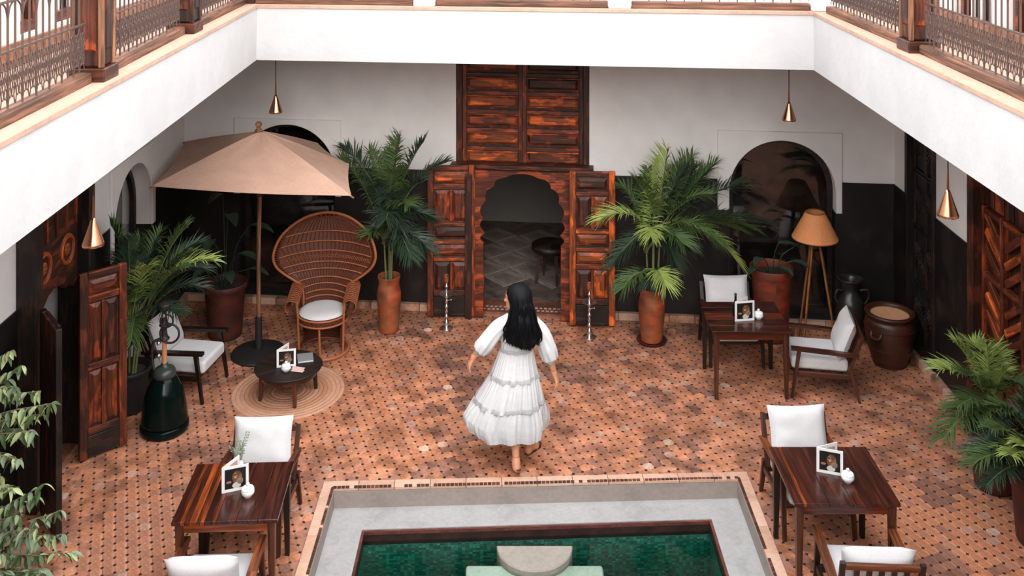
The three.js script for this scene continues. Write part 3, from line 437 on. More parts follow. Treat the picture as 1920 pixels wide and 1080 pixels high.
M.skirt = mat({ lin: [0.36, 0.17, 0.1], map: T.tile, roughness: 0.5 });
part(struct('baseboard_upper_left'), 'skirting', bx(0.03, 0.2, 12.6, XL + 0.016, 3.82, -6.0, 0.004), M.skirt);
part(struct('baseboard_upper_right'), 'skirting', bx(0.03, 0.2, 11.7, XR - 0.016, 3.82, -5.7, 0.004), M.skirt);

// ---------------------------------------------------------------- gallery posts and iron railings
function post(label, [x, z], turn, dark) {
  const o = thing('wooden_post', label, 'post', [x, LEDGE, z], turn, null);
  const m = dark ? M.ebony : M.doorDark, m2 = dark ? M.doorDark : M.door;
  part(o, 'base_block', bx(0.25, 0.09, 0.25, 0, 0.045, 0, 0.01), dark ? M.doorDark : M.chairWood);
  part(o, 'shaft', bx(0.19, UPPER - LEDGE - 0.09, 0.19, 0, (UPPER - LEDGE) / 2 + 0.045, 0, 0.02, 'y'), m);
  for (let k = 0; k < 4; k++) { const g = fieldPanel(0.12, 1.5, 0.016, 0.014, 'y'); const p = part(o, 'panel', g, k % 2 ? m : m2); p.rotation.y = k * Math.PI / 2; p.position.set(Math.sin(k * Math.PI / 2) * 0.094, 0.95, Math.cos(k * Math.PI / 2) * 0.094); }
  for (const [sx, sz] of [[1, 1], [-1, 1], [1, -1], [-1, -1]]) part(o, 'corner_strip', bx(0.035, UPPER - LEDGE - 0.09, 0.035, sx * 0.092, (UPPER - LEDGE) / 2 + 0.045, sz * 0.092, 0.008, 'y'), dark ? M.doorDark : M.poleWood);
  return o;
}
post('tall carved wooden gallery post, the big one near the left edge of the photo', [-2.79, -6.75], 0, false);
post('dark wooden gallery post on the left, further back than the big one', [-2.83, -8.76], 0, true);
post('dark wooden corner post at the far left end of the gallery', [-2.84, -10.78], 0, true);
post('tall carved wooden gallery post on the right side ledge', [3.14, -7.83], 0, false);
function masonryPost(label, x, t) { const z = lerp(OPEN[0][1], OPEN[1][1], (x - OPEN[0][0]) / (OPEN[1][0] - OPEN[0][0])) - 0.13, o = thing('white_post', label, 'post', [x, LEDGE, z], BACK_TURN); part(o, 'shaft', bx(0.22, UPPER - LEDGE, 0.2, 0, (UPPER - LEDGE) / 2, 0, 0.012), M.plaster); return o; }
masonryPost('white plastered post on the far ledge, left of the middle', -0.9); masonryPost('white plastered post on the far ledge, right of the middle', 1.1); masonryPost('white plastered post at the far right corner of the ledge', 3.1);
const scrollG = (() => { // one cell of wrought scrollwork, 0.17 wide and 0.3 high: two S scrolls back to back and a heart
  const out = []; for (const s of [-1, 1]) { const p = []; for (let i = 0; i <= 22; i++) { const t = i / 22, a = t * 4.6, rr = 0.036 * (1 - 0.75 * t); p.push(V(s * (0.042 - Math.cos(a) * rr), 0.235 - t * 0.02 + Math.sin(a) * rr, 0)); } out.push(sweep(p, 0.0042, 4)); const q = []; for (let i = 0; i <= 22; i++) { const t = i / 22, a = t * 4.6, rr = 0.04 * (1 - 0.75 * t); q.push(V(s * (0.042 - Math.cos(a) * rr), 0.075 + t * 0.02 - Math.sin(a) * rr, 0)); } out.push(sweep(q, 0.0042, 4)); out.push(place(new THREE.TorusGeometry(0.017, 0.0045, 4, 14), s * 0.062, 0.155, 0), sweep(spline([V(s * 0.078, 0.01, 0), V(s * 0.055, 0.06, 0), V(s * 0.075, 0.105, 0), V(s * 0.05, 0.155, 0), V(s * 0.075, 0.2, 0), V(s * 0.058, 0.25, 0), V(s * 0.078, 0.295, 0)], 20), 0.0038, 4)); out.push(sweep([V(s * 0.006, 0.235, 0), V(s * 0.03, 0.19, 0), V(s * 0.006, 0.155, 0), V(s * 0.03, 0.12, 0), V(s * 0.004, 0.07, 0)], 0.0042, 4)); }
  return merge(out);
})();
function railing(label, a, b) {
  const L = Math.hypot(b[0] - a[0], b[1] - a[1]), o = thing('iron_railing', label, 'railing', [a[0], LEDGE, a[1]], Math.atan2(-(b[1] - a[1]), b[0] - a[0]));
  part(o, 'bottom_rail', bx(L, 0.07, 0.1, L / 2, 0.035, 0, 0.01), M.railWood); part(o, 'handrail', bx(L, 0.06, 0.11, L / 2, 1.03, 0, 0.015), M.door);
  const n = Math.max(2, Math.round(L / 0.17)), s = L / n, barG = bx(0.011, 0.95, 0.011, 0, 0.53, 0, 0.002), thin = bx(0.011, 0.28, 0.011, 0, 0.52, 0, 0.002), arch = sweep(spline([V(-s / 2, 0, 0), V(-s * 0.35, 0.07, 0), V(0, 0.1, 0), V(s * 0.35, 0.07, 0), V(s / 2, 0, 0)], 10), 0.006, 4);
  part(o, 'cross_rail', bx(L, 0.014, 0.014, L / 2, 0.385, 0, 0.002), M.rail); part(o, 'cross_rail', bx(L, 0.014, 0.014, L / 2, 0.66, 0, 0.002), M.rail);
  for (let i = 0; i < n; i++) {
    const x = (i + 0.5) * s; if (i) part(o, 'bar', barG, M.rail).position.x = i * s;
    part(o, 'thin_bar', thin, M.rail).position.x = x;
    for (const y of [0.075, 0.68]) for (const k of [-0.25, 0.25]) { const m = part(o, 'scroll', scrollG, M.rail); m.position.set(x + k * s, y, 0); m.scale.x = s / 0.34; }
    part(o, 'arch', arch, M.rail).position.set(x, 0.56, 0);
  }
  return o;
}
M.railWood = mat({ lin: [0.42, 0.2, 0.12], map: T.grain, roughness: 0.6 });
railing('wrought iron railing nearest the left edge, before the big post', [-2.76, -4.2], [-2.79, -6.615]);
railing('wrought iron railing between the big left post and the dark post', [-2.79, -6.885], [-2.83, -8.625]);
railing('short wrought iron railing beyond the dark left post', [-2.83, -8.895], [-2.84, -10.645]);
railing('wrought iron railing on the right, far side of its post', [3.13, -9.95], [3.14, -7.965]);
railing('wrought iron railing nearest the right edge, before its post', [3.14, -7.695], [3.07, -4.2]);
{ const zb = (x) => lerp(OPEN[0][1], OPEN[1][1], (x - OPEN[0][0]) / (OPEN[1][0] - OPEN[0][0])) - 0.13; for (const [l, a, b] of [['railing along the far ledge, left of both white posts', -2.7, -1.02], ['railing along the far ledge between the two white posts', -0.78, 0.98], ['railing along the far ledge, right of both white posts', 1.22, 2.98]]) railing('dark wood and iron ' + l, [a, zb(a)], [b, zb(b)]); }
// ---------------------------------------------------------------- furniture
// a soft cushion with pinched corners, in the x-y plane
function pillow(w, h, d, pinch = 0.07, seed = 1) { const n = 18, side = (s) => grid(n, n, (u, v) => { const a = u * 2 - 1, b = v * 2 - 1, k = Math.pow(Math.max(0, (1 - a ** 4) * (1 - b ** 4)), 0.55), wr = (vnoise(u * 5, v * 5, 64, 64, seed + s) - 0.5) * 0.012 * k; return V(s * w / 2 * a * (1 - pinch * (1 - b * b)), h / 2 * b * (1 - pinch * (1 - a * a)), s * (d / 2 * k + wr)); }, 0.5); const g = merge([side(1), side(-1)]); return g; }
function seatPad(w, h, d, seed) { const g = new RoundedBoxGeometry(w, h, d, 5, 0.035), p = g.attributes.position; for (let i = 0; i < p.count; i++) { const x = p.getX(i) / w * 2, z = p.getZ(i) / d * 2, y = p.getY(i); if (y > 0) p.setY(i, y + 0.018 * (1 - x * x) * (1 - z * z) + 0.006 * (vnoise(x * 3 + 9, z * 3 + 9, 64, 64, seed) - 0.5)); } g.computeVertexNormals(); return grainUV(g, 'x'); }
const chairParts = {};
function makeChair(label, pos, turn, look = {}) {
  const o = thing('armchair', label, 'chair', pos, turn, 'low armchairs with white cushions'), wood = look.wood || M.chairWood, arm = look.arm || M.chairWood, W = 0.275, RY = look.rail || 0.625;
  for (const s of [-1, 1]) {
    part(o, 'leg', bar(V(s * (W + 0.01), 0, 0.31), V(s * W, 0.485, 0.235), 0.026, 0.03, 0.036, 0.045, V(1, 0, 0)), wood);
    part(o, 'leg', bar(V(s * (W + 0.01), 0, -0.35), V(s * W, 0.32, -0.265), 0.026, 0.03, 0.036, 0.045, V(1, 0, 0)), wood);
    part(o, 'back_stile', bar(V(s * (W - 0.02), 0.27, -0.24), V(s * (W - 0.012), RY + 0.03, -0.385), 0.03, 0.045, 0.024, 0.035, V(1, 0, 0)), wood);
    part(o, 'arm', merge([bar(V(s * W, 0.498, 0.315), V(s * W, 0.482, -0.05), 0.03, 0.055, 0.03, 0.065, V(1, 0, 0)), bar(V(s * W, 0.482, -0.05), V(s * W, 0.465, -0.345), 0.03, 0.065, 0.028, 0.045, V(1, 0, 0))]), arm);
    part(o, 'side_rail', bx(0.03, 0.055, 0.54, s * W, 0.245, -0.02, 0.006), wood);
  }
  part(o, 'front_rail', bx(2 * W, 0.05, 0.03, 0, 0.25, 0.245, 0.006), wood); part(o, 'rear_rail', bx(2 * W, 0.05, 0.03, 0, 0.25, -0.255, 0.006), wood);
  for (let i = -2; i <= 2; i++) part(o, 'back_slat', bar(V(i * 0.082, 0.3, -0.255), V(i * 0.082, RY - 0.01, -0.372), 0.034, 0.014, 0.034, 0.014, V(1, 0, 0).cross(V(0, 1, 0))), wood);
  part(o, 'back_rail', place(rbox(0.49, 0.05, 0.028, 0.008), 0, RY, -0.378, -0.34), look.top || wood);
  const seat = part(o, 'seat_cushion', chairParts.seat ||= seatPad(0.485, 0.125, 0.56, 3), M.white); seat.position.set(0, 0.335, 0.03);
  const back = part(o, 'back_cushion', chairParts.back ||= pillow(0.5, 0.41, 0.15, 0.06, 5), M.white); back.position.set(look.shift || 0, 0.57, -0.232); back.rotation.set(-0.36, 0, look.lean || 0);
  return o;
}
makeChair('white cushioned armchair behind the front left table with orange streaks', [-2.085, 0, -8.2], -0.05, { lean: 0.05 });
makeChair('white cushioned armchair cut off at the bottom edge, before the front left table', [-2.07, 0, -7.03], Math.PI + 0.03, { arm: M.chairBright });
makeChair('white cushioned armchair behind the front right table by the pool', [2.44, 0, -8.38], 0.04, { arm: M.chairBright });
makeChair('white cushioned armchair with dark slatted back, bottom right, turned to the front right table', [2.49, 0, -7.12], Math.PI - 0.06, { arm: M.chairBright, top: M.chairBright, wood: M.chairDark, lean: -0.02, rail: 0.69 });
makeChair('white cushioned armchair against the back wall behind the far right table', [2.42, 0, -11.2], 0.0, { wood: M.chairDark });
makeChair('white cushioned lounge chair beside the big brown clay urn, seen from its side', [3.19, 0, -10.5], -Math.PI / 2 - 0.17);
makeChair('white cushioned lounge chair with dark frame between green water pipe and parasol base', [-3.36, 0, -10.47], Math.PI / 2 - 0.16, { wood: M.chairDark, arm: M.chairDark });

function makeTable(label, pos, turn, w, d, planks, along, wood = M.mahogany, front = M.mahoganyMid, h = 0.7) {
  const o = thing('side_table', label, 'table', pos, turn), n = planks.length, total = planks.reduce((a, b) => a + b[0], 0), len = along === 'z' ? d : w, across = along === 'z' ? w : d; let x = -across / 2;
  for (const [k, m] of planks) { const pw = k / total * across, c = x + pw / 2; part(o, 'plank', along === 'z' ? bx(pw - 0.0015, 0.028, len, c, h - 0.014, 0, 0.004, 'z') : bx(len, 0.028, pw - 0.0015, 0, h - 0.014, c, 0.004, 'x'), m); x += pw; }
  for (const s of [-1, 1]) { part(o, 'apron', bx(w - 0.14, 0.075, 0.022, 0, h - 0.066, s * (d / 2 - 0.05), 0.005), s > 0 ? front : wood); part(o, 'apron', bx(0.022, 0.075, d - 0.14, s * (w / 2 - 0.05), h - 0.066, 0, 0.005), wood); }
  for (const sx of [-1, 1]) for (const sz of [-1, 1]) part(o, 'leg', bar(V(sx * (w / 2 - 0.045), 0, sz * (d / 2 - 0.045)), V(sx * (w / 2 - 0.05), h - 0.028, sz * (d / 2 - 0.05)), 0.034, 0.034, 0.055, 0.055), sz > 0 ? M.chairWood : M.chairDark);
  return o;
}
const mh = M.mahogany, mb = M.mahoganyBright, mm = M.mahoganyMid;
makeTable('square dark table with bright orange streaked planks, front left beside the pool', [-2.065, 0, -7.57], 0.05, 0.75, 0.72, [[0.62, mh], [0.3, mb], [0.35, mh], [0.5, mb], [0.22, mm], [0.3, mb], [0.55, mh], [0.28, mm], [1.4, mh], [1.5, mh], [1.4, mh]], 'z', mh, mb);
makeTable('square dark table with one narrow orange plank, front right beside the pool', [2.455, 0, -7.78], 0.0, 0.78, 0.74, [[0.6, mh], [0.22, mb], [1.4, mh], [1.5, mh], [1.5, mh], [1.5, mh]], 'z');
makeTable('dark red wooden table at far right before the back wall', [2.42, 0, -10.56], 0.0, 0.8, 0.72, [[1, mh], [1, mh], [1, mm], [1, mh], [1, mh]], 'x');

{ // small round table
  const o = thing('round_table', 'low round dark wooden table standing on the straw rug', 'table', [-2.275, 0.012, -10.31]), h = 0.3;
  part(o, 'tabletop', lathe([[0, h - 0.03], [0.3, h - 0.03], [0.335, h - 0.022], [0.343, h - 0.008], [0.335, h - 0.001], [0.318, h], [0.312, h - 0.004], [0, h - 0.004]], 48), M.ebony);
  part(o, 'apron', lathe([[0.27, h - 0.09], [0.285, h - 0.09], [0.285, h - 0.03], [0.27, h - 0.03]], 40), M.mahogany);
  for (let k = 0; k < 4; k++) { const a = 0.42 + k * Math.PI / 2; part(o, 'leg', bar(V(Math.sin(a + 0.02) * 0.285, 0, Math.cos(a + 0.02) * 0.285), V(Math.sin(a) * 0.262, h - 0.03, Math.cos(a) * 0.262), 0.03, 0.03, 0.048, 0.048), k === 0 || k === 3 ? M.chairWood : M.ebony); }
}
{ // straw rug: a coil of braid
  const o = thing('round_rug', 'round braided straw rug under the low round table', 'rug', [-2.295, 0, -10.4]); const R = 0.57, n = 13, rr = rng(8), ms = [M.rope, mat({ lin: [0.58, 0.28, 0.165], map: T.canvas, roughness: 0.9 }), mat({ lin: [0.7, 0.38, 0.25], map: T.canvas, roughness: 0.9 })];
  for (let i = 0; i < n; i++) { const r0 = R * i / n, r1 = R * (i + 1) / n; part(o, 'braid', lathe([[r0 + 0.001, 0.0], [r0 + 0.003, 0.0105], [(r0 + r1) / 2, 0.0125], [r1 - 0.003, 0.0105], [r1, 0.0]], 64), i > n - 4 ? ms[2] : ms[Math.floor(rr() * 3)]); }
}
// ---------------------------------------------------------------- peacock chair
{
  const o = thing('peacock_chair', 'rattan peacock chair with huge round fan back and round white cushion', 'chair', [-2.11, 0, -11.3], 0.03);
  const SEAT = 0.43, RS = 0.27, strands = (n, f, r, seg = 4) => Array.from({ length: n }, (_, i) => sweep(f(i / n), r, seg));
  // half width of the fan at height y, and how far it leans back
  const W = [[0.43, 0.245], [0.55, 0.25], [0.64, 0.27], [0.70, 0.34], [0.78, 0.45], [0.88, 0.54], [0.98, 0.575], [1.08, 0.56], [1.18, 0.515], [1.27, 0.43], [1.34, 0.32], [1.39, 0.19], [1.415, 0.0]];
  const hw = (y) => { for (let i = 0; i < W.length - 1; i++) if (y <= W[i + 1][0]) return lerp(W[i][1], W[i + 1][1], (y - W[i][0]) / (W[i + 1][0] - W[i][0])); return 0; };
  const at = (x, y) => V(x, y, -0.23 - (y - 0.43) * 0.13 + 0.20 * (x / 0.6) ** 2 * (y < 0.75 ? 1.6 - (y - 0.43) * 1.2 : 1));
  const outline = (k, dy = 0) => { const p = []; const L = W.map(([y, w]) => [y, w]); for (const [y, w] of L) p.push(at(-w * k, 0.93 + (y - 0.93) * (y > 0.93 ? k : 1) + dy)); for (const [y, w] of L.slice(0, -1).reverse()) p.push(at(w * k, 0.93 + (y - 0.93) * (y > 0.93 ? k : 1) + dy)); return spline(p, 90); };
  // woven backing panel, then ribs, bands and rims
  part(o, 'back_weave', grid(28, 40, (u, v) => { const y = lerp(0.44, 1.37, v), w = hw(y) * 0.93; const q = at((u * 2 - 1) * w, y); q.z -= 0.008; return q; }), M.wickerDark);
  for (let i = -10; i <= 10; i++) { const p = []; for (let k = 0; k <= 20; k++) { const y = lerp(0.45, 1.38, k / 20), s = i / 10.5, w = Math.min(hw(y) * 0.92, 0.24 + Math.max(0, y - 0.62) * 0.62); p.push(at(s * w, Math.min(y, 1.4))); } const keep = p.filter((q) => Math.abs(q.x) < hw(q.y) * 0.93); if (keep.length > 2) part(o, 'rib', sweep(keep, 0.0055, 5), M.wicker); }
  const bands = [0.5, 0.56, 0.63, 0.7, 0.79, 0.865, 0.985, 1.09, 1.2];
  for (const y of bands) { const w = hw(y) * 0.9, p = []; for (let k = 0; k <= 16; k++) { const x = lerp(-w, w, k / 16); const q = at(x, y + 0.03 * (1 - (x / w) ** 2) - 0.01); q.z += 0.009; p.push(q); } part(o, 'band', sweep(p, 0.008, 6), y > 0.84 && y < 0.9 ? M.wickerBright : M.wickerBright); }
  { const w = hw(0.93) * 0.9, g = []; for (let k = 0; k < 34; k++) { const x0 = lerp(-w, w, k / 34), x1 = lerp(-w, w, (k + 1) / 34), y = 0.905; for (const s of [0, 1]) { const a = at(x0, y + (s ? 0.04 : 0) + 0.02 * (1 - (x0 / w) ** 2)), b = at(x1, y + (s ? 0 : 0.04) + 0.02 * (1 - (x1 / w) ** 2)); a.z += 0.012; b.z += 0.012; g.push(sweep([a, b], 0.004, 4)); } } part(o, 'zigzag_band', g, M.wickerBright); }
  part(o, 'rim', sweep(outline(1), 0.015, 8), M.wickerBright); part(o, 'inner_rim', sweep(outline(0.9), 0.01, 6), M.wicker);
  { const a = outline(0.985), b = outline(0.91), g = []; for (let i = 4; i < a.length - 6; i += 1) { g.push(sweep([a[i], b[Math.min(i + 1, b.length - 1)]], 0.0045, 4), sweep([b[i], a[Math.min(i + 1, a.length - 1)]], 0.0045, 4)); } part(o, 'rim_braid', g, M.wicker); }
  // arms: rolled woven wings
  for (const s of [-1, 1]) {
    const wing = (v, r) => V(s * (0.25 + 0.11 * Math.sin(v * Math.PI * 0.55) + r * 0.0), lerp(0.45, 0.62, Math.min(1, v * 1.1)), 0);
    const A = part(o, 'arm', grid(10, 14, (u, v) => { const a = v * 3.9 - 0.4, rr = 0.075 - 0.012 * v, z = lerp(0.17, -0.24, u); return V(s * (0.262 + 0.055 + Math.sin(a - 0.9) * rr), 0.565 - u * -0.07 + Math.cos(a - 0.9) * rr - 0.02, z); }, 0.4), M.wicker);
    const g = []; for (let k = 0; k <= 12; k++) { const z = lerp(0.175, -0.24, k / 12), p = []; for (let i = 0; i <= 14; i++) { const a = i / 14 * 3.9 - 0.4, rr = 0.079 - 0.012 * i / 14; p.push(V(s * (0.317 + Math.sin(a - 0.9) * rr), 0.545 + k / 12 * 0.07 + Math.cos(a - 0.9) * rr, z)); } g.push(sweep(p, 0.006, 4)); }
    part(A, 'arm_coils', g, M.wickerBright);
    part(o, 'arm_side', grid(8, 8, (u, v) => V(s * (0.268 + 0.03 * v), lerp(0.4, 0.56 + u * 0.06, v), lerp(0.15, -0.22, u))), M.wickerDark);
    part(o, 'arm_post', sweep([V(s * 0.24, 0.02, 0.135), V(s * 0.25, 0.42, 0.14), V(s * 0.262, 0.6, 0.16)], 0.014, 8), M.wickerBright);
  }
  // seat drum with diamond pattern, cushion, base
  part(o, 'seat_drum', lathe([[0.0, SEAT - 0.075], [RS - 0.02, SEAT - 0.075], [RS, SEAT - 0.06], [RS, SEAT - 0.01], [RS - 0.02, SEAT], [0, SEAT]], 48), M.wicker);
  for (const y of [SEAT - 0.005, SEAT - 0.07]) part(o, 'seat_rim', place(new THREE.TorusGeometry(RS + 0.004, 0.011, 8, 56), 0, y, 0, Math.PI / 2), M.wickerBright);
  { const g = []; for (let k = 0; k < 40; k++) { const a = k / 40 * 6.283, b = (k + 0.9) / 40 * 6.283; for (const s of [0, 1]) g.push(sweep([V(Math.sin(a) * (RS + 0.004), SEAT - (s ? 0.06 : 0.015), Math.cos(a) * (RS + 0.004)), V(Math.sin(b) * (RS + 0.004), SEAT - (s ? 0.015 : 0.06), Math.cos(b) * (RS + 0.004))], 0.005, 4)); } part(o, 'seat_lattice', g, M.wickerDark); }
  part(o, 'cushion', lathe([[0, SEAT + 0.055], [0.14, SEAT + 0.052], [0.215, SEAT + 0.04], [0.245, SEAT + 0.022], [0.24, SEAT + 0.004], [0, SEAT + 0.001]], 48, 30), M.white, 'round white cushion');
  part(o, 'base_ring', place(new THREE.TorusGeometry(0.285, 0.019, 8, 56), 0, 0.019, 0, Math.PI / 2), M.wickerBright);
  for (const a of [0, Math.PI]) part(o, 'leg', sweep([V(Math.sin(a + 0.05) * 0.28, 0.02, Math.cos(a + 0.05) * 0.28), V(Math.sin(a) * 0.255, SEAT - 0.07, Math.cos(a) * 0.255)], 0.013, 8), M.wickerBright);
  part(o, 'base_weave', grid(36, 10, (u, v) => { const a = (u * 1.15 + 0.42) * Math.PI, r = 0.255 - 0.05 * Math.sin(v * Math.PI); return V(Math.sin(a) * r, lerp(0.03, SEAT - 0.07, v), Math.cos(a) * r); }), M.wickerDark);
  for (let k = 1; k < 9; k++) { const p = []; for (let i = 0; i <= 24; i++) { const a = (i / 24 * 1.15 + 0.42) * Math.PI, v = k / 9, r = 0.25 - 0.05 * Math.sin(v * Math.PI); p.push(V(Math.sin(a) * r, lerp(0.03, SEAT - 0.07, v), Math.cos(a) * r)); } part(o, 'base_coil', sweep(p, 0.007, 5), M.wicker); }
}
// ---------------------------------------------------------------- parasol
{
  const px = -2.8, pz = -11.2, o = thing('parasol', 'large beige canvas parasol on a wooden pole', 'parasol', [px, 0, pz]);
  const q = (x, z, h = 2.05) => V(x - px, h, z - pz), apex = V(0.03, 2.47, 0);
  const rim = [q(-3.76, -10.58), q(-1.63, -10.27), q(-1.83, -11.35, 2.06), q(-2.36, -12.25, 2.06), q(-3.98, -12.34, 2.05)], ribAt = [1, 1, 0, 1, 1], N = 14, edge = [];
  rim.forEach((a, i) => { const b = rim[(i + 1) % 5], c = V(0, 2.05, 0), long = a.distanceTo(b) / 2; for (let k = 0; k < N; k++) { const t = k / N, s = Math.sin(Math.PI * t), p = a.clone().lerp(b, t); p.lerp(c, 0.035 * s * long); p.y -= 0.03 * s * long; edge.push([p, s * long]); } });
  const NE = edge.length;
  part(o, 'canopy', [0, 1, 2, 3, 4].map((f) => grid(N, 16, (u, v) => { const w = f * N + Math.round(u * N), [e, s] = edge[w % NE], p = apex.clone().lerp(e, Math.max(0.02, v)); const fold = (Math.sin(w * 0.9) * 0.5 + Math.sin(w * 2.3 + 1)) * 0.010 * Math.sin(Math.PI * Math.min(1, v * 1.6)) * (1 - v); p.y += -0.05 * s * Math.sin(Math.PI * v) * 0.7 + 0.012 * Math.sin(Math.PI * v) + fold; return p; }, 2)), M.canvas, 'beige canvas canopy');
  rim.forEach((r, i) => { if (!ribAt[i]) return; const a = apex.clone().add(V(0, -0.05, 0)), b = r.clone().add(V(0, -0.012, 0)), m = a.clone().lerp(b, 0.5).add(V(0, 0.012, 0)); part(o, 'rib', sweep(spline([a, m, b.clone().lerp(a, -0.025)], 10), 0.011, 6), M.poleWood); part(o, 'strut', sweep([V(0, 1.78, 0), m], 0.009, 6), M.poleWood); });
  part(o, 'edge_cord', sweep(edge.map(([p]) => p.clone().add(V(0, -0.002, 0))), 0.004, 4, true), M.canvas);
  part(o, 'pole', sweep([V(0, 0.3, 0), V(0, 1.3, 0), V(0.03, 2.45, 0)], 0.024, 14), M.poleWood);
  part(o, 'finial', lathe([[0, 2.45], [0.03, 2.46], [0.045, 2.475], [0.026, 2.49], [0.022, 2.51], [0.036, 2.53], [0.034, 2.555], [0.018, 2.57], [0, 2.575]], 18, 24), M.poleWood);
  part(o, 'hub', lathe([[0.03, 1.74], [0.055, 1.75], [0.055, 1.82], [0.03, 1.83]], 16), M.chairDark);
  part(o, 'sleeve', lathe([[0.045, 0.05], [0.04, 0.06], [0.036, 0.4], [0.03, 0.42]], 18), M.black);
  part(o, 'base', lathe([[0, 0.0], [0.295, 0.0], [0.3, 0.015], [0.29, 0.035], [0.2, 0.055], [0.06, 0.075], [0, 0.08]], 44), M.black, 'round black base');
}
// ---------------------------------------------------------------- floor lamp
{
  const o = thing('floor_lamp', 'tripod floor lamp with orange cone shade and wooden legs', 'lamp', [3.44, 0, -11.5]);
  for (const a of [-0.75, 1.0, -2.5]) part(o, 'leg', sweep([V(Math.sin(a) * 0.25, 0, Math.cos(a) * 0.17), V(Math.sin(a) * 0.035, 1.24, Math.cos(a) * 0.03)], [0.013, 0.019], 8), M.oak);
  part(o, 'hub', lathe([[0, 1.2], [0.05, 1.205], [0.055, 1.23], [0.03, 1.26], [0.018, 1.32], [0, 1.32]], 18), M.oak);
  M.shade = mat({ lin: [0.92, 0.37, 0.14], map: T.canvas, roughness: 0.8 });
  const sh = part(o, 'lamp_shade', lathe([[0.25, 1.185], [0.252, 1.17], [0.256, 1.185], [0.108, 1.47], [0.103, 1.47], [0.248, 1.185]], 48), M.shade, 'orange woven cone shade');
  for (const [r, y] of [[0.254, 1.178], [0.1055, 1.47]]) part(sh, 'shade_ring', place(new THREE.TorusGeometry(r, 0.005, 6, 48), 0, y, 0, Math.PI / 2), M.oak);
  part(o, 'bulb', place(new THREE.SphereGeometry(0.035, 16, 12), 0, 1.35, 0), M.china);
}
// ---------------------------------------------------------------- pendants
for (const [l, x, y, z, s] of [['copper cone pendant lamp hanging above the parasol', -2.68, 2.6, -11.5, 1], ['copper cone pendant lamp hanging above the right hand arched window', 3.02, 2.62, -11.05, 1], ['copper cone pendant lamp hanging at left before the side door', -3.05, 2.6, -7.38, 1], ['copper cone pendant lamp hanging at right before the great carved side door', 3.42, 2.62, -7.95, 1.05]]) {
  const o = thing('pendant_lamp', l, 'lamp', [x, y, z], 0, 'copper cone pendant lamps');
  part(o, 'lamp_shade', lathe([[0.071, 0.0], [0.076, 0.0], [0.078, 0.012], [0.074, 0.022], [0.03, 0.15], [0.019, 0.185], [0.011, 0.2], [0.006, 0.2], [0.014, 0.18], [0.068, 0.022]].map(([a, b]) => [a * s, b * s]), 36), M.copper);
  part(o, 'stem', sweep([V(0, 0.195, 0), V(0, 0.36, 0)], [0.011, 0.006], 8), mat({ lin: [0.3, 0.1, 0.05], roughness: 0.4, metalness: 0.6 }));
  part(o, 'cable', sweep([V(0, 0.35, 0), V(0, CEIL - y, 0)], 0.005, 6), M.cable);
  part(o, 'ceiling_rose', lathe([[0, CEIL - y - 0.025], [0.03, CEIL - y - 0.025], [0.04, CEIL - y - 0.001], [0, CEIL - y]], 18), M.copper);
}
// ---------------------------------------------------------------- pots, urns, jars
function pot(name, label, category, pos, profile, m, fillY, fillR, turnN = 40, sm = 40) { const o = thing(name, label, category, pos); part(o, 'body', lathe(profile, turnN, sm), m); if (fillY) part(o, 'soil', lathe([[0, fillY], [fillR * 0.6, fillY + 0.004], [fillR, fillY - 0.004]], 24), M.soil); return o; }
const tall = (h, r) => [[0, 0], [r * 0.72, 0], [r * 0.8, h * 0.06], [r * 0.86, h * 0.25], [r * 0.97, h * 0.5], [r * 1.0, h * 0.68], [r * 0.9, h * 0.82], [r * 0.86, h * 0.88], [r * 0.93, h * 0.95], [r * 0.95, h], [r * 0.86, h], [r * 0.78, h * 0.9], [r * 0.85, h * 0.7]];
{
  const o = pot('clay_pot', 'tall slender brown clay pot holding the palm by the peacock chair', 'pot', [-1.43, 0, -11.78], tall(0.64, 0.14), M.clay, 0.57, 0.115);
  for (const y of [0.22, 0.4]) part(o, 'ridge', place(new THREE.TorusGeometry(y < 0.3 ? 0.121 : 0.1335, 0.006, 6, 40), 0, y, 0, Math.PI / 2), M.clay);
  const p = pot('clay_pot', 'tall orange clay pot holding the big palm right of the hall door', 'pot', [1.585, 0.02, -11.5], tall(0.6, 0.152), M.clay, 0.53, 0.125);
  part(p, 'saucer', lathe([[0, -0.02], [0.15, -0.02], [0.172, 0.012], [0.165, 0.016], [0.145, -0.005], [0, -0.005]], 36), M.clayDark);
}
{
  const o = thing('clay_urn', 'big brown clay urn with a wide mouth in the right corner', 'urn', [4.1, 0, -11.0]);
  part(o, 'body', lathe([[0, 0], [0.16, 0], [0.18, 0.03], [0.235, 0.2], [0.262, 0.36], [0.255, 0.46], [0.235, 0.5], [0.25, 0.53], [0.262, 0.545], [0.255, 0.565], [0.225, 0.565], [0.205, 0.545], [0.2, 0.5]], 48, 60), M.urn);
  part(o, 'lid', lathe([[0, 0.515], [0.1, 0.517], [0.19, 0.525], [0.208, 0.535], [0.2, 0.5]], 40), M.urnIn, 'pale orange clay dish in the mouth');
  for (const y of [0.2, 0.41]) part(o, 'ridge', place(new THREE.TorusGeometry(y < 0.3 ? 0.234 : 0.262, 0.007, 6, 48), 0, y, 0, Math.PI / 2), M.urn);
  for (const a of [-0.9, 2.2]) part(o, 'handle', sweep(spline([V(Math.sin(a - 0.25) * 0.258, 0.4, Math.cos(a - 0.25) * 0.258), V(Math.sin(a - 0.15) * 0.29, 0.35, Math.cos(a - 0.15) * 0.29), V(Math.sin(a + 0.15) * 0.29, 0.35, Math.cos(a + 0.15) * 0.29), V(Math.sin(a + 0.25) * 0.258, 0.4, Math.cos(a + 0.25) * 0.258)], 14), 0.014, 8), M.urn);
}
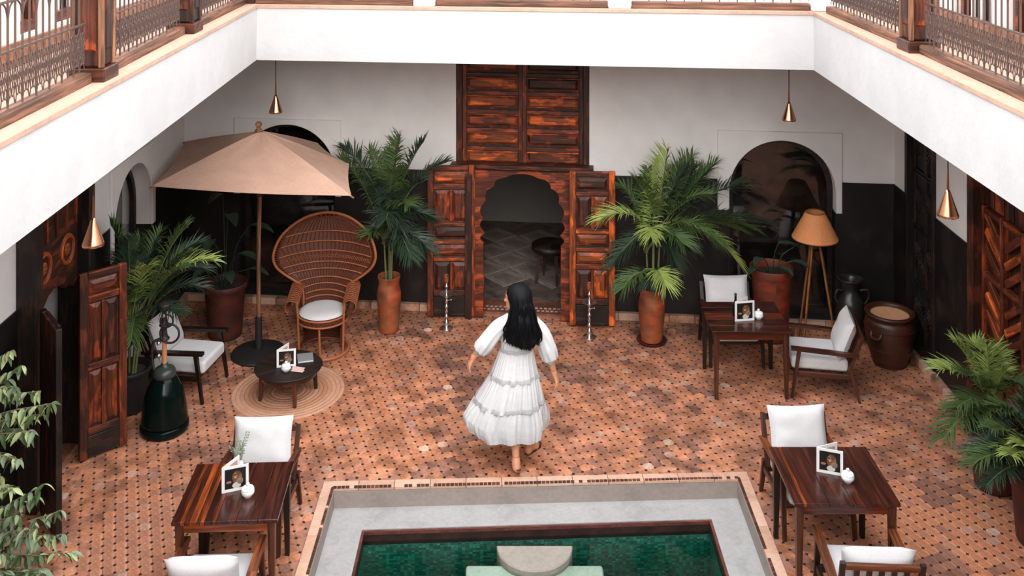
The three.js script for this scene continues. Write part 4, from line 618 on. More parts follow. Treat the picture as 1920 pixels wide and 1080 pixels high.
{
  const o = thing('black_jar', 'black jar with a flared lip standing in the corner behind the clay urn', 'jar', [3.84, 0, -11.5]);
  part(o, 'body', lathe([[0, 0], [0.11, 0], [0.14, 0.1], [0.165, 0.28], [0.15, 0.45], [0.095, 0.56], [0.085, 0.62], [0.12, 0.7], [0.143, 0.715], [0.135, 0.725], [0.1, 0.7], [0.07, 0.6]], 40, 60), mat({ lin: [0.022, 0.02, 0.019], roughness: 0.3 }));
  for (const s of [-1, 1]) part(o, 'handle', sweep(spline([V(s * 0.09, 0.6, 0.04), V(s * 0.17, 0.61, 0.06), V(s * 0.19, 0.53, 0.06), V(s * 0.14, 0.44, 0.05)], 14), 0.012, 8), M.iron);
}
M.clayRed = mat({ lin: [0.34, 0.075, 0.032], map: T.clay, bumpMap: T.clay, bumpScale: 0.004, roughness: 0.6 });
{
  const big = (h, r) => [[0, 0], [r * 0.74, 0], [r * 0.78, 0.02], [r * 0.95, h * 0.88], [r * 1.04, h * 0.9], [r * 1.05, h], [r * 0.93, h], [r * 0.9, h * 0.85]];
  pot('clay_planter', 'large red brown clay planter behind the parasol pole at left', 'planter', [-3.3, 0, -11.66], big(0.62, 0.24), M.clayDark, 0.56, 0.215, 40, 0);  // clay colour darkened for the shade this planter stands in
  pot('clay_planter', 'large red clay planter before the right hand arched window', 'planter', [2.97, 0, -11.6], big(0.82, 0.235), M.clayRed, 0.74, 0.21, 40, 0);
  pot('dark_pot', 'dark pot under the small palm behind the open side door leaf', 'pot', [-3.8, 0, -10.05], big(0.42, 0.2), M.black, 0.37, 0.18, 36, 0);
  pot('clay_planter', 'reddish clay planter of the bright palm by the great side door', 'planter', [4.18, 0, -8.78], big(0.62, 0.21), M.clayDark, 0.55, 0.19, 40, 0);
  pot('clay_planter', 'reddish clay planter cut off at the right edge of the photo', 'planter', [4.2, 0, -8.05], big(0.56, 0.23), M.clayDark, 0.5, 0.2, 40, 0);
  pot('dark_pot', 'dark pot of the leafy shrub cut off at the left edge', 'pot', [-3.75, 0, -6.75], big(0.5, 0.24), M.black, 0.44, 0.21, 36, 0);
}
// ---------------------------------------------------------------- water pipes
function silverPipe(label, pos) {
  const o = thing('water_pipe', label, 'water pipe', pos, 0, 'slim silver water pipes beside the hall door');
  part(o, 'base', lathe([[0, 0], [0.075, 0.0], [0.078, 0.012], [0.03, 0.02], [0.022, 0.03], [0.034, 0.045], [0.036, 0.07], [0.02, 0.1], [0.014, 0.12]], 28), M.silver);
  const pr = [[0.014, 0.11]]; for (let i = 0; i < 7; i++) { const y = 0.12 + i * 0.058; pr.push([0.011, y + 0.004], [i % 2 ? 0.018 : 0.024, y + 0.024], [i % 2 ? 0.02 : 0.022, y + 0.034], [0.011, y + 0.052]); }
  part(o, 'stem', lathe([...pr, [0.011, 0.54], [0, 0.54]], 20), M.silver);
  part(o, 'tray', lathe([[0.01, 0.395], [0.07, 0.4], [0.088, 0.412], [0.087, 0.415], [0.07, 0.404], [0.01, 0.4]], 32), M.silver);
  part(o, 'bowl', lathe([[0.012, 0.53], [0.018, 0.54], [0.028, 0.57], [0.025, 0.6], [0.03, 0.625], [0.024, 0.63], [0.02, 0.61]], 20), M.clay);
  part(o, 'valve', merge([sweep([V(0.01, 0.33, 0), V(0.05, 0.345, 0.02)], 0.007, 6), place(new THREE.SphereGeometry(0.011, 10, 8), 0.055, 0.347, 0.022)]), M.silver);
}
silverPipe('slim silver water pipe standing before the left leaf of the hall door', [-0.765, 0, -11.83]);
silverPipe('slim silver water pipe standing before the right leaf of the hall door', [0.885, 0, -11.6]);
{
  const o = thing('water_pipe', 'large dark green glass water pipe with ring handles beside the open side door', 'water pipe', [-3.32, 0, -9.68]);
  part(o, 'base', lathe([[0, 0], [0.215, 0], [0.228, 0.03], [0.225, 0.07], [0.205, 0.085], [0, 0.085]], 48), M.glaze);
  part(o, 'vessel', lathe([[0.2, 0.08], [0.215, 0.1], [0.21, 0.16], [0.195, 0.27], [0.17, 0.38], [0.125, 0.475], [0.1, 0.51], [0.09, 0.53]], 48, 40), M.glaze, 'dark green glazed bell body');
  part(o, 'collar', lathe([[0.088, 0.5], [0.105, 0.52], [0.108, 0.55], [0.09, 0.585], [0.045, 0.61], [0.028, 0.64]], 32, 24), mat({ lin: [0.035, 0.045, 0.04], roughness: 0.35 }));
  part(o, 'stem', lathe([[0.022, 0.62], [0.024, 0.64], [0.022, 0.82], [0.03, 0.84], [0.03, 0.86]], 16), mat({ lin: [0.6, 0.27, 0.12], roughness: 0.4 }));
  part(o, 'fitting', lathe([[0.03, 0.85], [0.05, 0.87], [0.03, 0.9], [0.025, 0.97], [0.05, 1.0], [0.03, 1.03], [0.022, 1.12], [0.05, 1.15], [0.058, 1.2], [0.02, 1.22], [0, 1.23]], 24, 60), M.iron);
  part(o, 'ring_handle', place(new THREE.TorusGeometry(0.09, 0.011, 8, 36), 0.06, 0.93, 0.03), M.iron);
  part(o, 'ring_handle', place(new THREE.TorusGeometry(0.06, 0.008, 8, 32), 0.03, 1.05, 0.03), M.iron);
  for (const [x, y] of [[-0.045, 0.84], [-0.045, 0.72], [0.0, 1.1]]) part(o, 'silver_knob', place(new THREE.SphereGeometry(0.022, 12, 10), x, y, 0.03), M.silver);
  part(o, 'hose', sweep(spline([V(-0.03, 0.88, 0.02), V(-0.09, 0.85, 0.04), V(-0.1, 0.7, 0.05), V(-0.07, 0.6, 0.08)], 24), 0.013, 8), M.black);
}
// ---------------------------------------------------------------- things on the tables
T.print = (() => { const w = 256, h = 256; return tex(w, h, (u, v) => { const x = u - 0.5, y = v - 0.5, n = fbm(u * 9, v * 9, 9, 9, 3, 131) - 0.5; let c = [0.05 + 0.05 * n, 0.05 + 0.06 * n, 0.04 + 0.04 * n]; const e = (cx, cy, rx, ry) => ((x - cx) / rx) ** 2 + ((y - cy) / ry) ** 2 + n * 0.5; if (e(0.08, 0.05, 0.24, 0.33) < 1) c = [0.4 + 0.5 * n, 0.27 + 0.4 * n, 0.17 + 0.3 * n]; if (e(0.06, -0.36, 0.2, 0.16) < 1) c = [0.8, 0.77, 0.72]; if (e(0.22, -0.16, 0.16, 0.16) < 1) c = [0.5 + 0.4 * n, 0.43 + 0.3 * n, 0.38]; if (e(0.0, 0.12, 0.085, 0.125) < 1) c = [0.68, 0.46, 0.36]; if (e(0.0, 0.02, 0.05, 0.025) < 1) c = [0.8, 0.7, 0.64]; if (e(-0.02, 0.17, 0.09, 0.03) < 1) c = [0.16, 0.1, 0.08]; if (e(-0.3, -0.16, 0.13, 0.06) < 1) c = [0.66, 0.44, 0.35]; return c; }); })();
M.print = mat({ map: T.print, roughness: 0.55 });
function menu(label, [x, y, z], turn, turn2, w = 0.195, h = 0.19) {
  const o = thing('photo_card', label, 'card', [x, y, z], 0, 'folded cards with a printed portrait on the tables');
  for (const [a, name, printed] of [[turn, 'front_panel', 1], [turn2, 'back_panel', 0]]) {
    const c = part(o, name, bx(w, h, 0.005, w / 2, h / 2, 0, 0.0015), M.paper); c.rotation.set(0, a, 0);
    const g = new THREE.PlaneGeometry(w - 0.042, h - 0.044).translate(w / 2, h / 2 + 0.002, 0.0031);
    part(c, 'print', printed ? g : bx(w - 0.05, h - 0.05, 0.002, w / 2, h / 2, 0.0025, 0.0005), printed ? M.print : M.card2);
  }
  return o;
}
M.card2 = mat({ lin: [0.5, 0.36, 0.3], roughness: 0.7 });
menu('white bordered portrait card on the front left table with orange streaks', [-2.157, 0.7, -7.53], 0.35, 1.13);
menu('white bordered portrait card on the front right table', [2.347, 0.7, -7.81], -0.33, 0.37);
menu('white bordered portrait card on the far right table', [2.295, 0.7, -10.43], 0.16, 0.7, 0.21, 0.205);
menu('white bordered portrait card on the low round table', [-2.38, 0.312, -10.25], 0.2, 1.1, 0.19, 0.18);
function bowl(label, [x, y, z]) { const o = thing('sugar_bowl', label, 'bowl', [x, y, z], 0, 'white lidded sugar bowls'); part(o, 'body', lathe([[0, 0], [0.026, 0], [0.03, 0.004], [0.046, 0.024], [0.048, 0.042], [0.044, 0.052], [0.042, 0.052]], 32, 24), M.china); part(o, 'lid', lathe([[0.045, 0.054], [0.046, 0.058], [0.036, 0.07], [0.014, 0.078], [0.008, 0.081], [0.013, 0.09], [0.01, 0.099], [0, 0.101]], 32, 24), M.china); }
bowl('white lidded sugar bowl on the front left table', [-1.955, 0.7, -7.5]);
bowl('white lidded sugar bowl on the front right table', [2.545, 0.7, -7.68]);
bowl('white lidded sugar bowl half hidden by the card on the far right table', [2.555, 0.7, -10.5]);
bowl('white lidded sugar bowl on the low round table', [-2.27, 0.312, -10.18]);
{ const o = thing('notebook', 'grey notebook lying on the low round table', 'book', [-2.13, 0.311, -10.44], 0.25); part(o, 'cover', bx(0.16, 0.004, 0.17, 0, 0.002, 0, 0.0015), M.bookGrey = mat({ lin: [0.22, 0.22, 0.22], roughness: 0.7 })); part(o, 'pages', bx(0.152, 0.014, 0.164, 0, 0.011, 0, 0.002), M.paper); part(o, 'cover', bx(0.16, 0.004, 0.17, 0, 0.02, 0, 0.0015), M.bookGrey);
  const l = thing('leaflet', 'pale pink leaflet lying before the grey notebook', 'leaflet', [-2.16, 0.311, -10.24], -0.25); part(l, 'sheet', [bx(0.13, 0.004, 0.05, 0, 0.002, 0, 0.001), bx(0.13, 0.004, 0.05, 0.02, 0.006, 0.055, 0.001)], mat({ lin: [0.7, 0.48, 0.42], roughness: 0.7 })); }
{ const o = thing('bottle', 'small dark bottle behind the card on the far right table', 'bottle', [2.33, 0.7, -10.56]); part(o, 'body', lathe([[0, 0], [0.028, 0], [0.03, 0.01], [0.03, 0.12], [0.012, 0.17], [0.011, 0.215], [0, 0.216]], 20), M.glaze); part(o, 'cap', lathe([[0, 0.235], [0.013, 0.235], [0.013, 0.21], [0.011, 0.21]], 16), M.black); }
{ // twig vase
  const o = thing('bud_vase', 'tiny vase of grey green twigs behind the card on the front left table', 'vase', [-2.1, 0.7, -7.83]); part(o, 'vase', lathe([[0, 0], [0.025, 0], [0.032, 0.02], [0.022, 0.055], [0.012, 0.075], [0.014, 0.085]], 20, 20), M.china);
  const r = rng(51), lg = new THREE.SphereGeometry(1, 6, 4).scale(0.011, 0.002, 0.006);
  for (const [dx, dz, h] of [[-0.07, 0.02, 0.13], [0.015, 0, 0.16], [0.055, -0.01, 0.22], [-0.03, -0.03, 0.17]]) { const p = spline([V(0, 0.05, 0), V(dx * 0.4, 0.05 + h * 0.5, dz * 0.4), V(dx, 0.06 + h, dz)], 12); const tw = part(o, 'twig', sweep(p, [...Array(13)].map((_, i) => 0.0025 - i * 0.0001), 5), M.twig); const g = []; for (let i = 4; i <= 12; i++) for (const s of [-1, 1]) g.push(place(lg.clone(), p[i].x + s * 0.011, p[i].y + 0.004, p[i].z + (r() - 0.5) * 0.012, r() * 1, r() * 6, s * 0.5)); part(tw, 'leaves', g, M.leafGrey); }
}
{ // stool in the hall
  const p = onBack(4.52, 0, -1.0), o = thing('hall_stool', 'round dark stool inside the hall beyond the scalloped doorway', 'stool', [p.x, 0.006, p.z]);
  part(o, 'seat', lathe([[0, 0.4], [0.22, 0.4], [0.25, 0.43], [0.245, 0.48], [0.2, 0.5], [0, 0.5]], 32), M.ebony);
  for (let k = 0; k < 4; k++) { const a = 0.4 + k * Math.PI / 2; part(o, 'leg', bar(V(Math.sin(a) * 0.2, 0, Math.cos(a) * 0.2), V(Math.sin(a) * 0.16, 0.41, Math.cos(a) * 0.16), 0.03, 0.03, 0.045, 0.045), M.doorDark); }
}
// ---------------------------------------------------------------- plants
const FRONDS = {
  bigEast: [[0.2,1.55,-0.1,0.7,0.34,1],[0.08,1.49,0.1,0.8,0.26,1],[0.76,1.35,-0.2,0.9,0.34,0],[0.51,1.43,-0.3,0.9,0.34,0],[1.14,1.13,-0.4,1.0,0.34,2],[1.37,0.67,-0.3,1.1,0.32,2],[0.94,0.36,0.15,1.15,0.28,1],[0.69,0.62,0.3,0.9,0.3,0],[-0.59,0.88,0.3,1.05,0.3,1],[-0.32,1.1,-0.1,1.0,0.3,0],[-0.2,1.28,0.2,0.9,0.3,0],[-0.48,0.34,0.25,0.55,0.26,2],[-0.36,0.15,0.35,0.45,0.24,0],[0.09,0.22,0.45,0.5,0.26,1],[0.29,0.64,0.35,0.6,0.26,0],[-0.06,0.72,0.35,0.55,0.24,1],[0.59,1.11,0.2,1.0,0.32,0],[-0.24,0.49,0.1,0.5,0.26,2]],
  mid: [[0.12,1.59,-0.1,0.9,0.32,0],[0.1,1.58,0.1,1.0,0.3,1],[0.41,1.57,0.05,1.1,0.32,0],[0.65,1.28,-0.1,1.15,0.3,2],[-0.26,1.39,-0.2,1.0,0.3,2],[-0.59,1.39,-0.3,1.2,0.32,2],[-0.14,1.1,0.25,1.0,0.3,0],[0.03,0.82,0.5,0.95,0.3,0],[0.28,0.97,0.5,0.9,0.28,0],[0.5,0.69,0.1,0.95,0.28,2],[0.48,0.41,0.3,0.6,0.28,2],[0.31,0.38,0.5,0.45,0.24,0],[-0.19,0.58,0.3,0.5,0.24,2],[0.4,1.16,0.25,1.0,0.3,2],[0.08,1.31,0.35,1.1,0.28,1]],
  west: [[-0.15,1.44,0.1,1.1,0.28,0],[0.92,1.16,0.3,1.2,0.26,1],[0.6,1.41,0.1,1.1,0.3,0],[0.24,1.24,-0.2,1.0,0.28,0],[0.11,1.36,0.3,1.0,0.26,2],[0.68,1.16,0.5,0.95,0.26,0],[0.19,0.46,0.45,0.6,0.24,0],[0.09,0.94,0.45,0.8,0.26,0],[0.72,0.82,0.1,0.9,0.26,2],[0.6,0.69,0.4,0.7,0.26,2],[0.36,1.19,0.5,0.9,0.26,1],[-0.18,1.06,-0.1,0.9,0.26,2],[0.64,1.12,-0.3,1.1,0.26,2]],
  east: [[-0.56,0.51,0.2,0.55,0.24,1],[-0.34,0.64,0.0,0.55,0.24,1],[-0.65,0.1,0.5,0.5,0.26,0],[-0.09,0.54,-0.2,0.6,0.24,1],[0.29,0.5,-0.2,0.55,0.24,1],[-0.21,0.77,0.3,0.55,0.22,1],[-0.5,0.29,0.4,0.45,0.24,0],[-0.12,0.62,0.45,0.45,0.22,1],[-0.32,0.11,0.55,0.35,0.24,2],[0.13,0.42,0.3,0.5,0.24,0],[-0.44,0.58,0.45,0.5,0.24,0]],
  edge: [[-0.68,0.25,0.3,0.5,0.22,0],[-0.51,0.46,0.55,0.35,0.24,1],[-0.39,0.58,0.1,0.6,0.22,0],[-0.46,0.56,0.6,0.4,0.22,1],[-0.64,0.18,0.45,0.4,0.2,2],[-0.04,0.54,-0.1,0.6,0.24,2],[-0.58,0.57,0.4,0.5,0.22,0]],
};

// one palm frond from the origin to its tip: a rachis that rises and bows over, and two rows of narrow folded leaflets
function frond(tip, lift, leafLen, seed) {
  const r = rng(seed), base = V((r() - 0.5) * 0.04, -0.06, (r() - 0.5) * 0.04), c = V(tip.x * 0.22, lift, tip.z * 0.22), end = tip.clone(), N = 26, pts = [];
  // cubic: leave upright, arrive hanging
  const c2 = tip.clone().lerp(c, 0.42).add(V(0, Math.max(0.04, 0.16 * lift), 0)), curve = new THREE.CubicBezierCurve3(base, c.clone().multiplyScalar(0.75), c2, end);
  for (let i = 0; i <= N; i++) pts.push(curve.getPoint(i / N));
  const rach = sweep(pts, pts.map((_, i) => lerp(0.009, 0.002, i / N)), 5), pos = [], nL = 42;
  for (let k = 0; k < nL; k++) for (const s of [-1, 1]) {
    const t = lerp(0.34, 0.995, (k + (s > 0 ? 0.4 : 0)) / nL), p = curve.getPoint(t), T = curve.getTangent(t), side = new THREE.Vector3().crossVectors(T, V(0, 1, 0)); if (side.lengthSq() < 0.02) side.set(1, 0, 0.3); side.normalize();
    const upv = new THREE.Vector3().crossVectors(side, T).normalize(), f = (t - 0.34) / 0.66, L = leafLen * (0.35 + 0.65 * Math.sin(Math.PI * Math.min(1, 0.18 + f * 0.74))) * (0.85 + 0.3 * r()), ang = lerp(1.05, 0.42, f) + (r() - 0.5) * 0.4;
    const dir = T.clone().multiplyScalar(Math.cos(ang)).addScaledVector(side, s * Math.sin(ang)).addScaledVector(upv, 0.28 + 0.2 * r()).normalize(), w = 0.0062 + 0.003 * r(), droop = (0.16 + 0.4 * r()) * L, nrm = new THREE.Vector3().crossVectors(dir, T).normalize(), wd = new THREE.Vector3().crossVectors(nrm, dir).normalize();
    const q = [0, 0.3, 0.65, 1].map((u) => p.clone().addScaledVector(dir, L * u).add(V(0, -droop * u * u, 0))), ws = [0.45, 1, 0.6, 0.02];
    for (let i = 0; i < 3; i++) { const a0 = q[i].clone().addScaledVector(wd, -w * ws[i]).addScaledVector(nrm, 0.004 * ws[i]), a1 = q[i], a2 = q[i].clone().addScaledVector(wd, w * ws[i]).addScaledVector(nrm, 0.004 * ws[i]), b0 = q[i + 1].clone().addScaledVector(wd, -w * ws[i + 1]).addScaledVector(nrm, 0.004 * ws[i + 1]), b1 = q[i + 1], b2 = q[i + 1].clone().addScaledVector(wd, w * ws[i + 1]).addScaledVector(nrm, 0.004 * ws[i + 1]); for (const v of [a0, a1, b1, a0, b1, b0, a1, a2, b2, a1, b2, b1]) pos.push(v.x, v.y, v.z); }
  }
  const g = new THREE.BufferGeometry(); g.setAttribute('position', new THREE.Float32BufferAttribute(pos, 3)); g.computeVertexNormals(); return [rach, prep(g)];
}
// further, mostly darker fronds between the listed ones
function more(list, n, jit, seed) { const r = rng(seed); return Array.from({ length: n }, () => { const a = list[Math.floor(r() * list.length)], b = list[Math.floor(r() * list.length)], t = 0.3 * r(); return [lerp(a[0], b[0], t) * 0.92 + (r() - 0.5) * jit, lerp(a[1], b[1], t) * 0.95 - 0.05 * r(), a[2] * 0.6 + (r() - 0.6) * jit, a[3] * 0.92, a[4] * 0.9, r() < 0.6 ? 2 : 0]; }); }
function palm(label, pos, list, canes, seed) {
  const o = thing('potted_palm', label, 'palm', pos), r = rng(seed), ms = [M.leaf, M.leafBright, M.leafDark];
  canes.forEach(([x, z, h]) => part(o, 'cane', sweep(spline([V(x * 0.5, -0.07, z * 0.5), V(x * 0.8, h * 0.5, z * 0.8), V(x, h, z)], 8), [...Array(9)].map((_, i) => 0.013 - i * 0.0006), 7), M.stem));
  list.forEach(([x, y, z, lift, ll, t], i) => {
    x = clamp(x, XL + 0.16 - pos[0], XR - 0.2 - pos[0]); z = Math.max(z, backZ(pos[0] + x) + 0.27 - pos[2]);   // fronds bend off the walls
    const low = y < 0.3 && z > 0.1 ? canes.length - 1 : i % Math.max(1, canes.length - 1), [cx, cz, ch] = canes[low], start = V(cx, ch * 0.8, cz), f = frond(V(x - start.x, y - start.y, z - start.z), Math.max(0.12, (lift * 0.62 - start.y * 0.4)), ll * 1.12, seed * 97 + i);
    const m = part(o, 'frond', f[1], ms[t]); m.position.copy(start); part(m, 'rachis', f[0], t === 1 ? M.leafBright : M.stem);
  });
  return o;
}
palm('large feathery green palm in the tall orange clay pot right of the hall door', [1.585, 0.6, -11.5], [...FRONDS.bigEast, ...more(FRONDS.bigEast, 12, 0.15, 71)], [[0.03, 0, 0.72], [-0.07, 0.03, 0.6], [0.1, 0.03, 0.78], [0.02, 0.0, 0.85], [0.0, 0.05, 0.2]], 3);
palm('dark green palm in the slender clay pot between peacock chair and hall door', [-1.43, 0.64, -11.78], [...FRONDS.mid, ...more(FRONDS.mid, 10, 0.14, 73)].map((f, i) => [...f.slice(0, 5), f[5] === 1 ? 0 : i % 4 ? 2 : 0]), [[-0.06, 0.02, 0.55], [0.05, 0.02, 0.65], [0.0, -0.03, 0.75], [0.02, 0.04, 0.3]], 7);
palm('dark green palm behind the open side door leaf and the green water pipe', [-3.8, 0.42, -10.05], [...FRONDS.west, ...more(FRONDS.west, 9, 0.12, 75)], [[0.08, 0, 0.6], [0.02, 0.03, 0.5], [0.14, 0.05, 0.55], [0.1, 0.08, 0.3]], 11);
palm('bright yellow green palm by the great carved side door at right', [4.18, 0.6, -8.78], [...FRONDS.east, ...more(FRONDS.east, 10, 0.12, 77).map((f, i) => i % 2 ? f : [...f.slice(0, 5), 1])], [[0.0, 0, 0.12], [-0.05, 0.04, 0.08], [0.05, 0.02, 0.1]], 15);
palm('green palm in the planter cut off at the right edge of the photo', [4.2, 0.54, -8.05], [...FRONDS.edge, ...more(FRONDS.edge, 5, 0.1, 79)], [[0.0, 0, 0.1], [-0.05, 0.05, 0.06]], 19);

// a broad pointed leaf, l long and w wide, folded along its midrib, growing along +x and bending down
function blade(l, w, bend) { return grid(6, 4, (u, v) => { const s = v * 2 - 1, wd = w / 2 * Math.pow(Math.sin(Math.PI * Math.min(0.995, 0.04 + u * 0.96)), 0.75) * (1 - 0.35 * u); return V(l * u * (1 - 0.1 * bend * u), Math.abs(s) * wd * 0.35 - bend * l * u * u, s * wd); }); }
function broadPlant(label, pos, list, seed) { const o = thing('potted_plant', label, 'plant', pos), r = rng(seed); list.forEach(([x, y, z, l, w]) => { const tip = V(x, y, z), st = part(o, 'stem', sweep(spline([V(x * 0.2, -0.08, z * 0.2), V(x * 0.45, y * 0.65, z * 0.45), tip], 10), 0.006, 5), M.leafDark), m = part(st, 'leaf', blade(l, w, 0.35), M.leafDark); m.position.copy(tip); m.rotation.y = Math.atan2(-z, x) + (r() - 0.5); m.rotation.z = 0.25; }); return o; }
broadPlant('dark broad leaved plant in the large planter behind the parasol pole', [-3.3, 0.56, -11.66], [[-0.25, 0.55, 0.15, 0.36, 0.17], [0.2, 0.45, 0.2, 0.34, 0.16], [0.05, 0.85, 0.05, 0.36, 0.17], [-0.12, 0.3, 0.25, 0.3, 0.15], [0.28, 0.7, 0.0, 0.34, 0.16], [0.1, 0.28, 0.28, 0.3, 0.15], [-0.3, 0.25, 0.1, 0.3, 0.14], [0.3, 0.25, 0.12, 0.28, 0.14], [-0.08, 0.62, 0.22, 0.34, 0.16], [0.0, 1.1, 0.1, 0.3, 0.14]], 5);
broadPlant('dark leafy plant in the red planter before the arched window', [2.97, 0.74, -11.6], [[0.2, 0.18, 0.12, 0.24, 0.12], [-0.15, 0.22, 0.12, 0.24, 0.12], [0.08, 0.34, 0.0, 0.24, 0.12], [0.26, 0.3, 0.0, 0.22, 0.11], [-0.2, 0.12, 0.15, 0.22, 0.11], [0.05, 0.14, 0.2, 0.22, 0.11]], 9);

{ // leafy shrub reaching in from the left
  const o = thing('leafy_shrub', 'leafy shrub with small pointed leaves at the left edge before the side door', 'shrub', [-3.75, 0.44, -6.75]), r = rng(23), leafG = [blade(0.082, 0.037, 0.35), blade(0.094, 0.04, 0.5), blade(0.07, 0.034, 0.2)];
  part(o, 'trunk', sweep(spline([V(0, -0.1, 0), V(0.02, 0.35, 0.02), V(-0.03, 0.8, 0), V(0.02, 1.5, 0)], 14), [...Array(15)].map((_, i) => 0.022 - i * 0.001), 7), M.twig);
  for (const [y0, x, y, z, pale] of [[1.1, 0.42, 1.52, 0.05, 1], [1.0, 0.66, 1.32, 0.1, 1], [0.95, 0.56, 1.08, 0.2, 1], [0.8, 0.5, 0.86, 0.15, 1], [1.3, 0.38, 1.66, -0.05, 1], [0.3, 0.62, 0.78, 0.1, 0], [0.25, 0.74, 0.56, 0.15, 0], [0.15, 0.84, 0.38, 0.05, 0], [0.15, 0.62, 0.22, 0.25, 0], [0.1, 0.5, 0.06, 0.3, 0], [0.35, 0.45, 0.62, 0.3, 0], [0.2, 0.52, 0.42, 0.3, 0], [0.9, 0.4, 1.24, 0.25, 1], [1.2, 0.6, 1.42, 0.0, 1], [1.0, 0.52, 1.2, 0.05, 1], [0.3, 0.7, 0.66, 0.25, 0], [0.2, 0.7, 0.46, 0.2, 0], [0.1, 0.66, 0.3, 0.1, 0], [0.1, 0.55, 0.14, 0.15, 1], [0.3, 0.55, 0.72, 0.2, 0], [1.15, 0.5, 1.6, 0.02, 1], [1.05, 0.72, 1.38, 0.08, 1], [0.95, 0.62, 1.22, 0.12, 1], [0.9, 0.45, 0.98, 0.22, 1], [1.25, 0.48, 1.5, 0.1, 1], [0.25, 0.68, 0.86, 0.1, 0], [0.2, 0.8, 0.7, 0.12, 0], [0.15, 0.78, 0.5, 0.05, 0], [0.1, 0.72, 0.36, 0.22, 0], [0.3, 0.48, 0.5, 0.25, 1], [0.1, 0.6, 0.24, 0.15, 1]]) {
    const p = spline([V(0, y0, 0), V(x * 0.45, lerp(y0, y, 0.5) + 0.06, z * 0.5), V(x, y, z)], 16), b = part(o, 'branch', sweep(p, p.map((_, i) => 0.008 - i * 0.00036), 5), M.twig);
    for (let i = 5; i <= 16; i++) for (let k = 0; k < 4; k++) { const q = p[i], m = part(b, 'leaf', leafG[Math.floor(r() * 3)], r() < 0.3 ? M.leaf : r() < (pale ? 0.7 : 0.3) ? M.leafPale : M.leafGrey); m.position.copy(q); m.rotation.set((r() - 0.5) * 0.9, r() * 6.283, -0.15 - r() * 0.75, 'YXZ'); }
  }
}
// ---------------------------------------------------------------- the woman
// naive surface nets: the surface f = 0 of a distance field inside a box
function surfaceNets(f, lo, hi, c) {
  const n = lo.map((l, k) => Math.ceil((hi[k] - l) / c) + 1), [nx, ny, nz] = n, F = new Float32Array(nx * ny * nz), id = (i, j, k) => i + nx * (j + ny * k);
  for (let k = 0; k < nz; k++) for (let j = 0; j < ny; j++) for (let i = 0; i < nx; i++) F[id(i, j, k)] = f(lo[0] + i * c, lo[1] + j * c, lo[2] + k * c);
  const vid = new Int32Array(nx * ny * nz).fill(-1), pos = [], idx = [];
  for (let k = 0; k < nz - 1; k++) for (let j = 0; j < ny - 1; j++) for (let i = 0; i < nx - 1; i++) {
    let m = 0, x = 0, y = 0, z = 0; const v = []; for (let b = 0; b < 8; b++) v.push(F[id(i + (b & 1), j + ((b >> 1) & 1), k + (b >> 2))]);
    for (const [a, b] of NET_EDGES) if ((v[a] < 0) !== (v[b] < 0)) { const t = v[a] / (v[a] - v[b]); x += lerp(a & 1, b & 1, t); y += lerp((a >> 1) & 1, (b >> 1) & 1, t); z += lerp(a >> 2, b >> 2, t); m++; }
    if (m) { vid[id(i, j, k)] = pos.length / 3; pos.push(lo[0] + (i + x / m) * c, lo[1] + (j + y / m) * c, lo[2] + (k + z / m) * c); }
  }
  const quad = (a, b, d, e, flip) => { if (a < 0 || b < 0 || d < 0 || e < 0) return; flip ? idx.push(a, d, b, a, e, d) : idx.push(a, b, d, a, d, e); };
  for (let k = 1; k < nz - 1; k++) for (let j = 1; j < ny - 1; j++) for (let i = 1; i < nx - 1; i++) {
    const s = F[id(i, j, k)] < 0;
    if (s !== (F[id(i + 1, j, k)] < 0)) quad(vid[id(i, j - 1, k - 1)], vid[id(i, j, k - 1)], vid[id(i, j, k)], vid[id(i, j - 1, k)], !s);
    if (s !== (F[id(i, j + 1, k)] < 0)) quad(vid[id(i - 1, j, k - 1)], vid[id(i - 1, j, k)], vid[id(i, j, k)], vid[id(i, j, k - 1)], !s);
    if (s !== (F[id(i, j, k + 1)] < 0)) quad(vid[id(i - 1, j - 1, k)], vid[id(i, j - 1, k)], vid[id(i, j, k)], vid[id(i - 1, j, k)], !s);
  }
  const g = new THREE.BufferGeometry(); g.setAttribute('position', new THREE.Float32BufferAttribute(pos, 3)); g.setIndex(idx); g.computeVertexNormals(); return prep(g);
}
const NET_EDGES = [[0, 1], [2, 3], [4, 5], [6, 7], [0, 2], [1, 3], [4, 6], [5, 7], [0, 4], [1, 5], [2, 6], [3, 7]];
const smin = (a, b, k) => { const h = Math.max(k - Math.abs(a - b), 0) / k; return Math.min(a, b) - h * h * k * 0.25; };
const caps = (ax, ay, az, bx_, by, bz, ra, rb) => { const dx = bx_ - ax, dy = by - ay, dz = bz - az, L2 = dx * dx + dy * dy + dz * dz; return (x, y, z) => { const t = clamp(((x - ax) * dx + (y - ay) * dy + (z - az) * dz) / L2); return Math.hypot(x - ax - dx * t, y - ay - dy * t, z - az - dz * t) - lerp(ra, rb, t); }; };
const ell = (cx, cy, cz, rx, ry, rz) => (x, y, z) => { const a = (x - cx) / rx, b = (y - cy) / ry, c = (z - cz) / rz, k = Math.sqrt(a * a + b * b + c * c); return (k - 1) * Math.min(rx, ry, rz); };
const blend = (fs, k) => (x, y, z) => { let d = 9; for (const f of fs) d = smin(d, f(x, y, z), k); return d; };
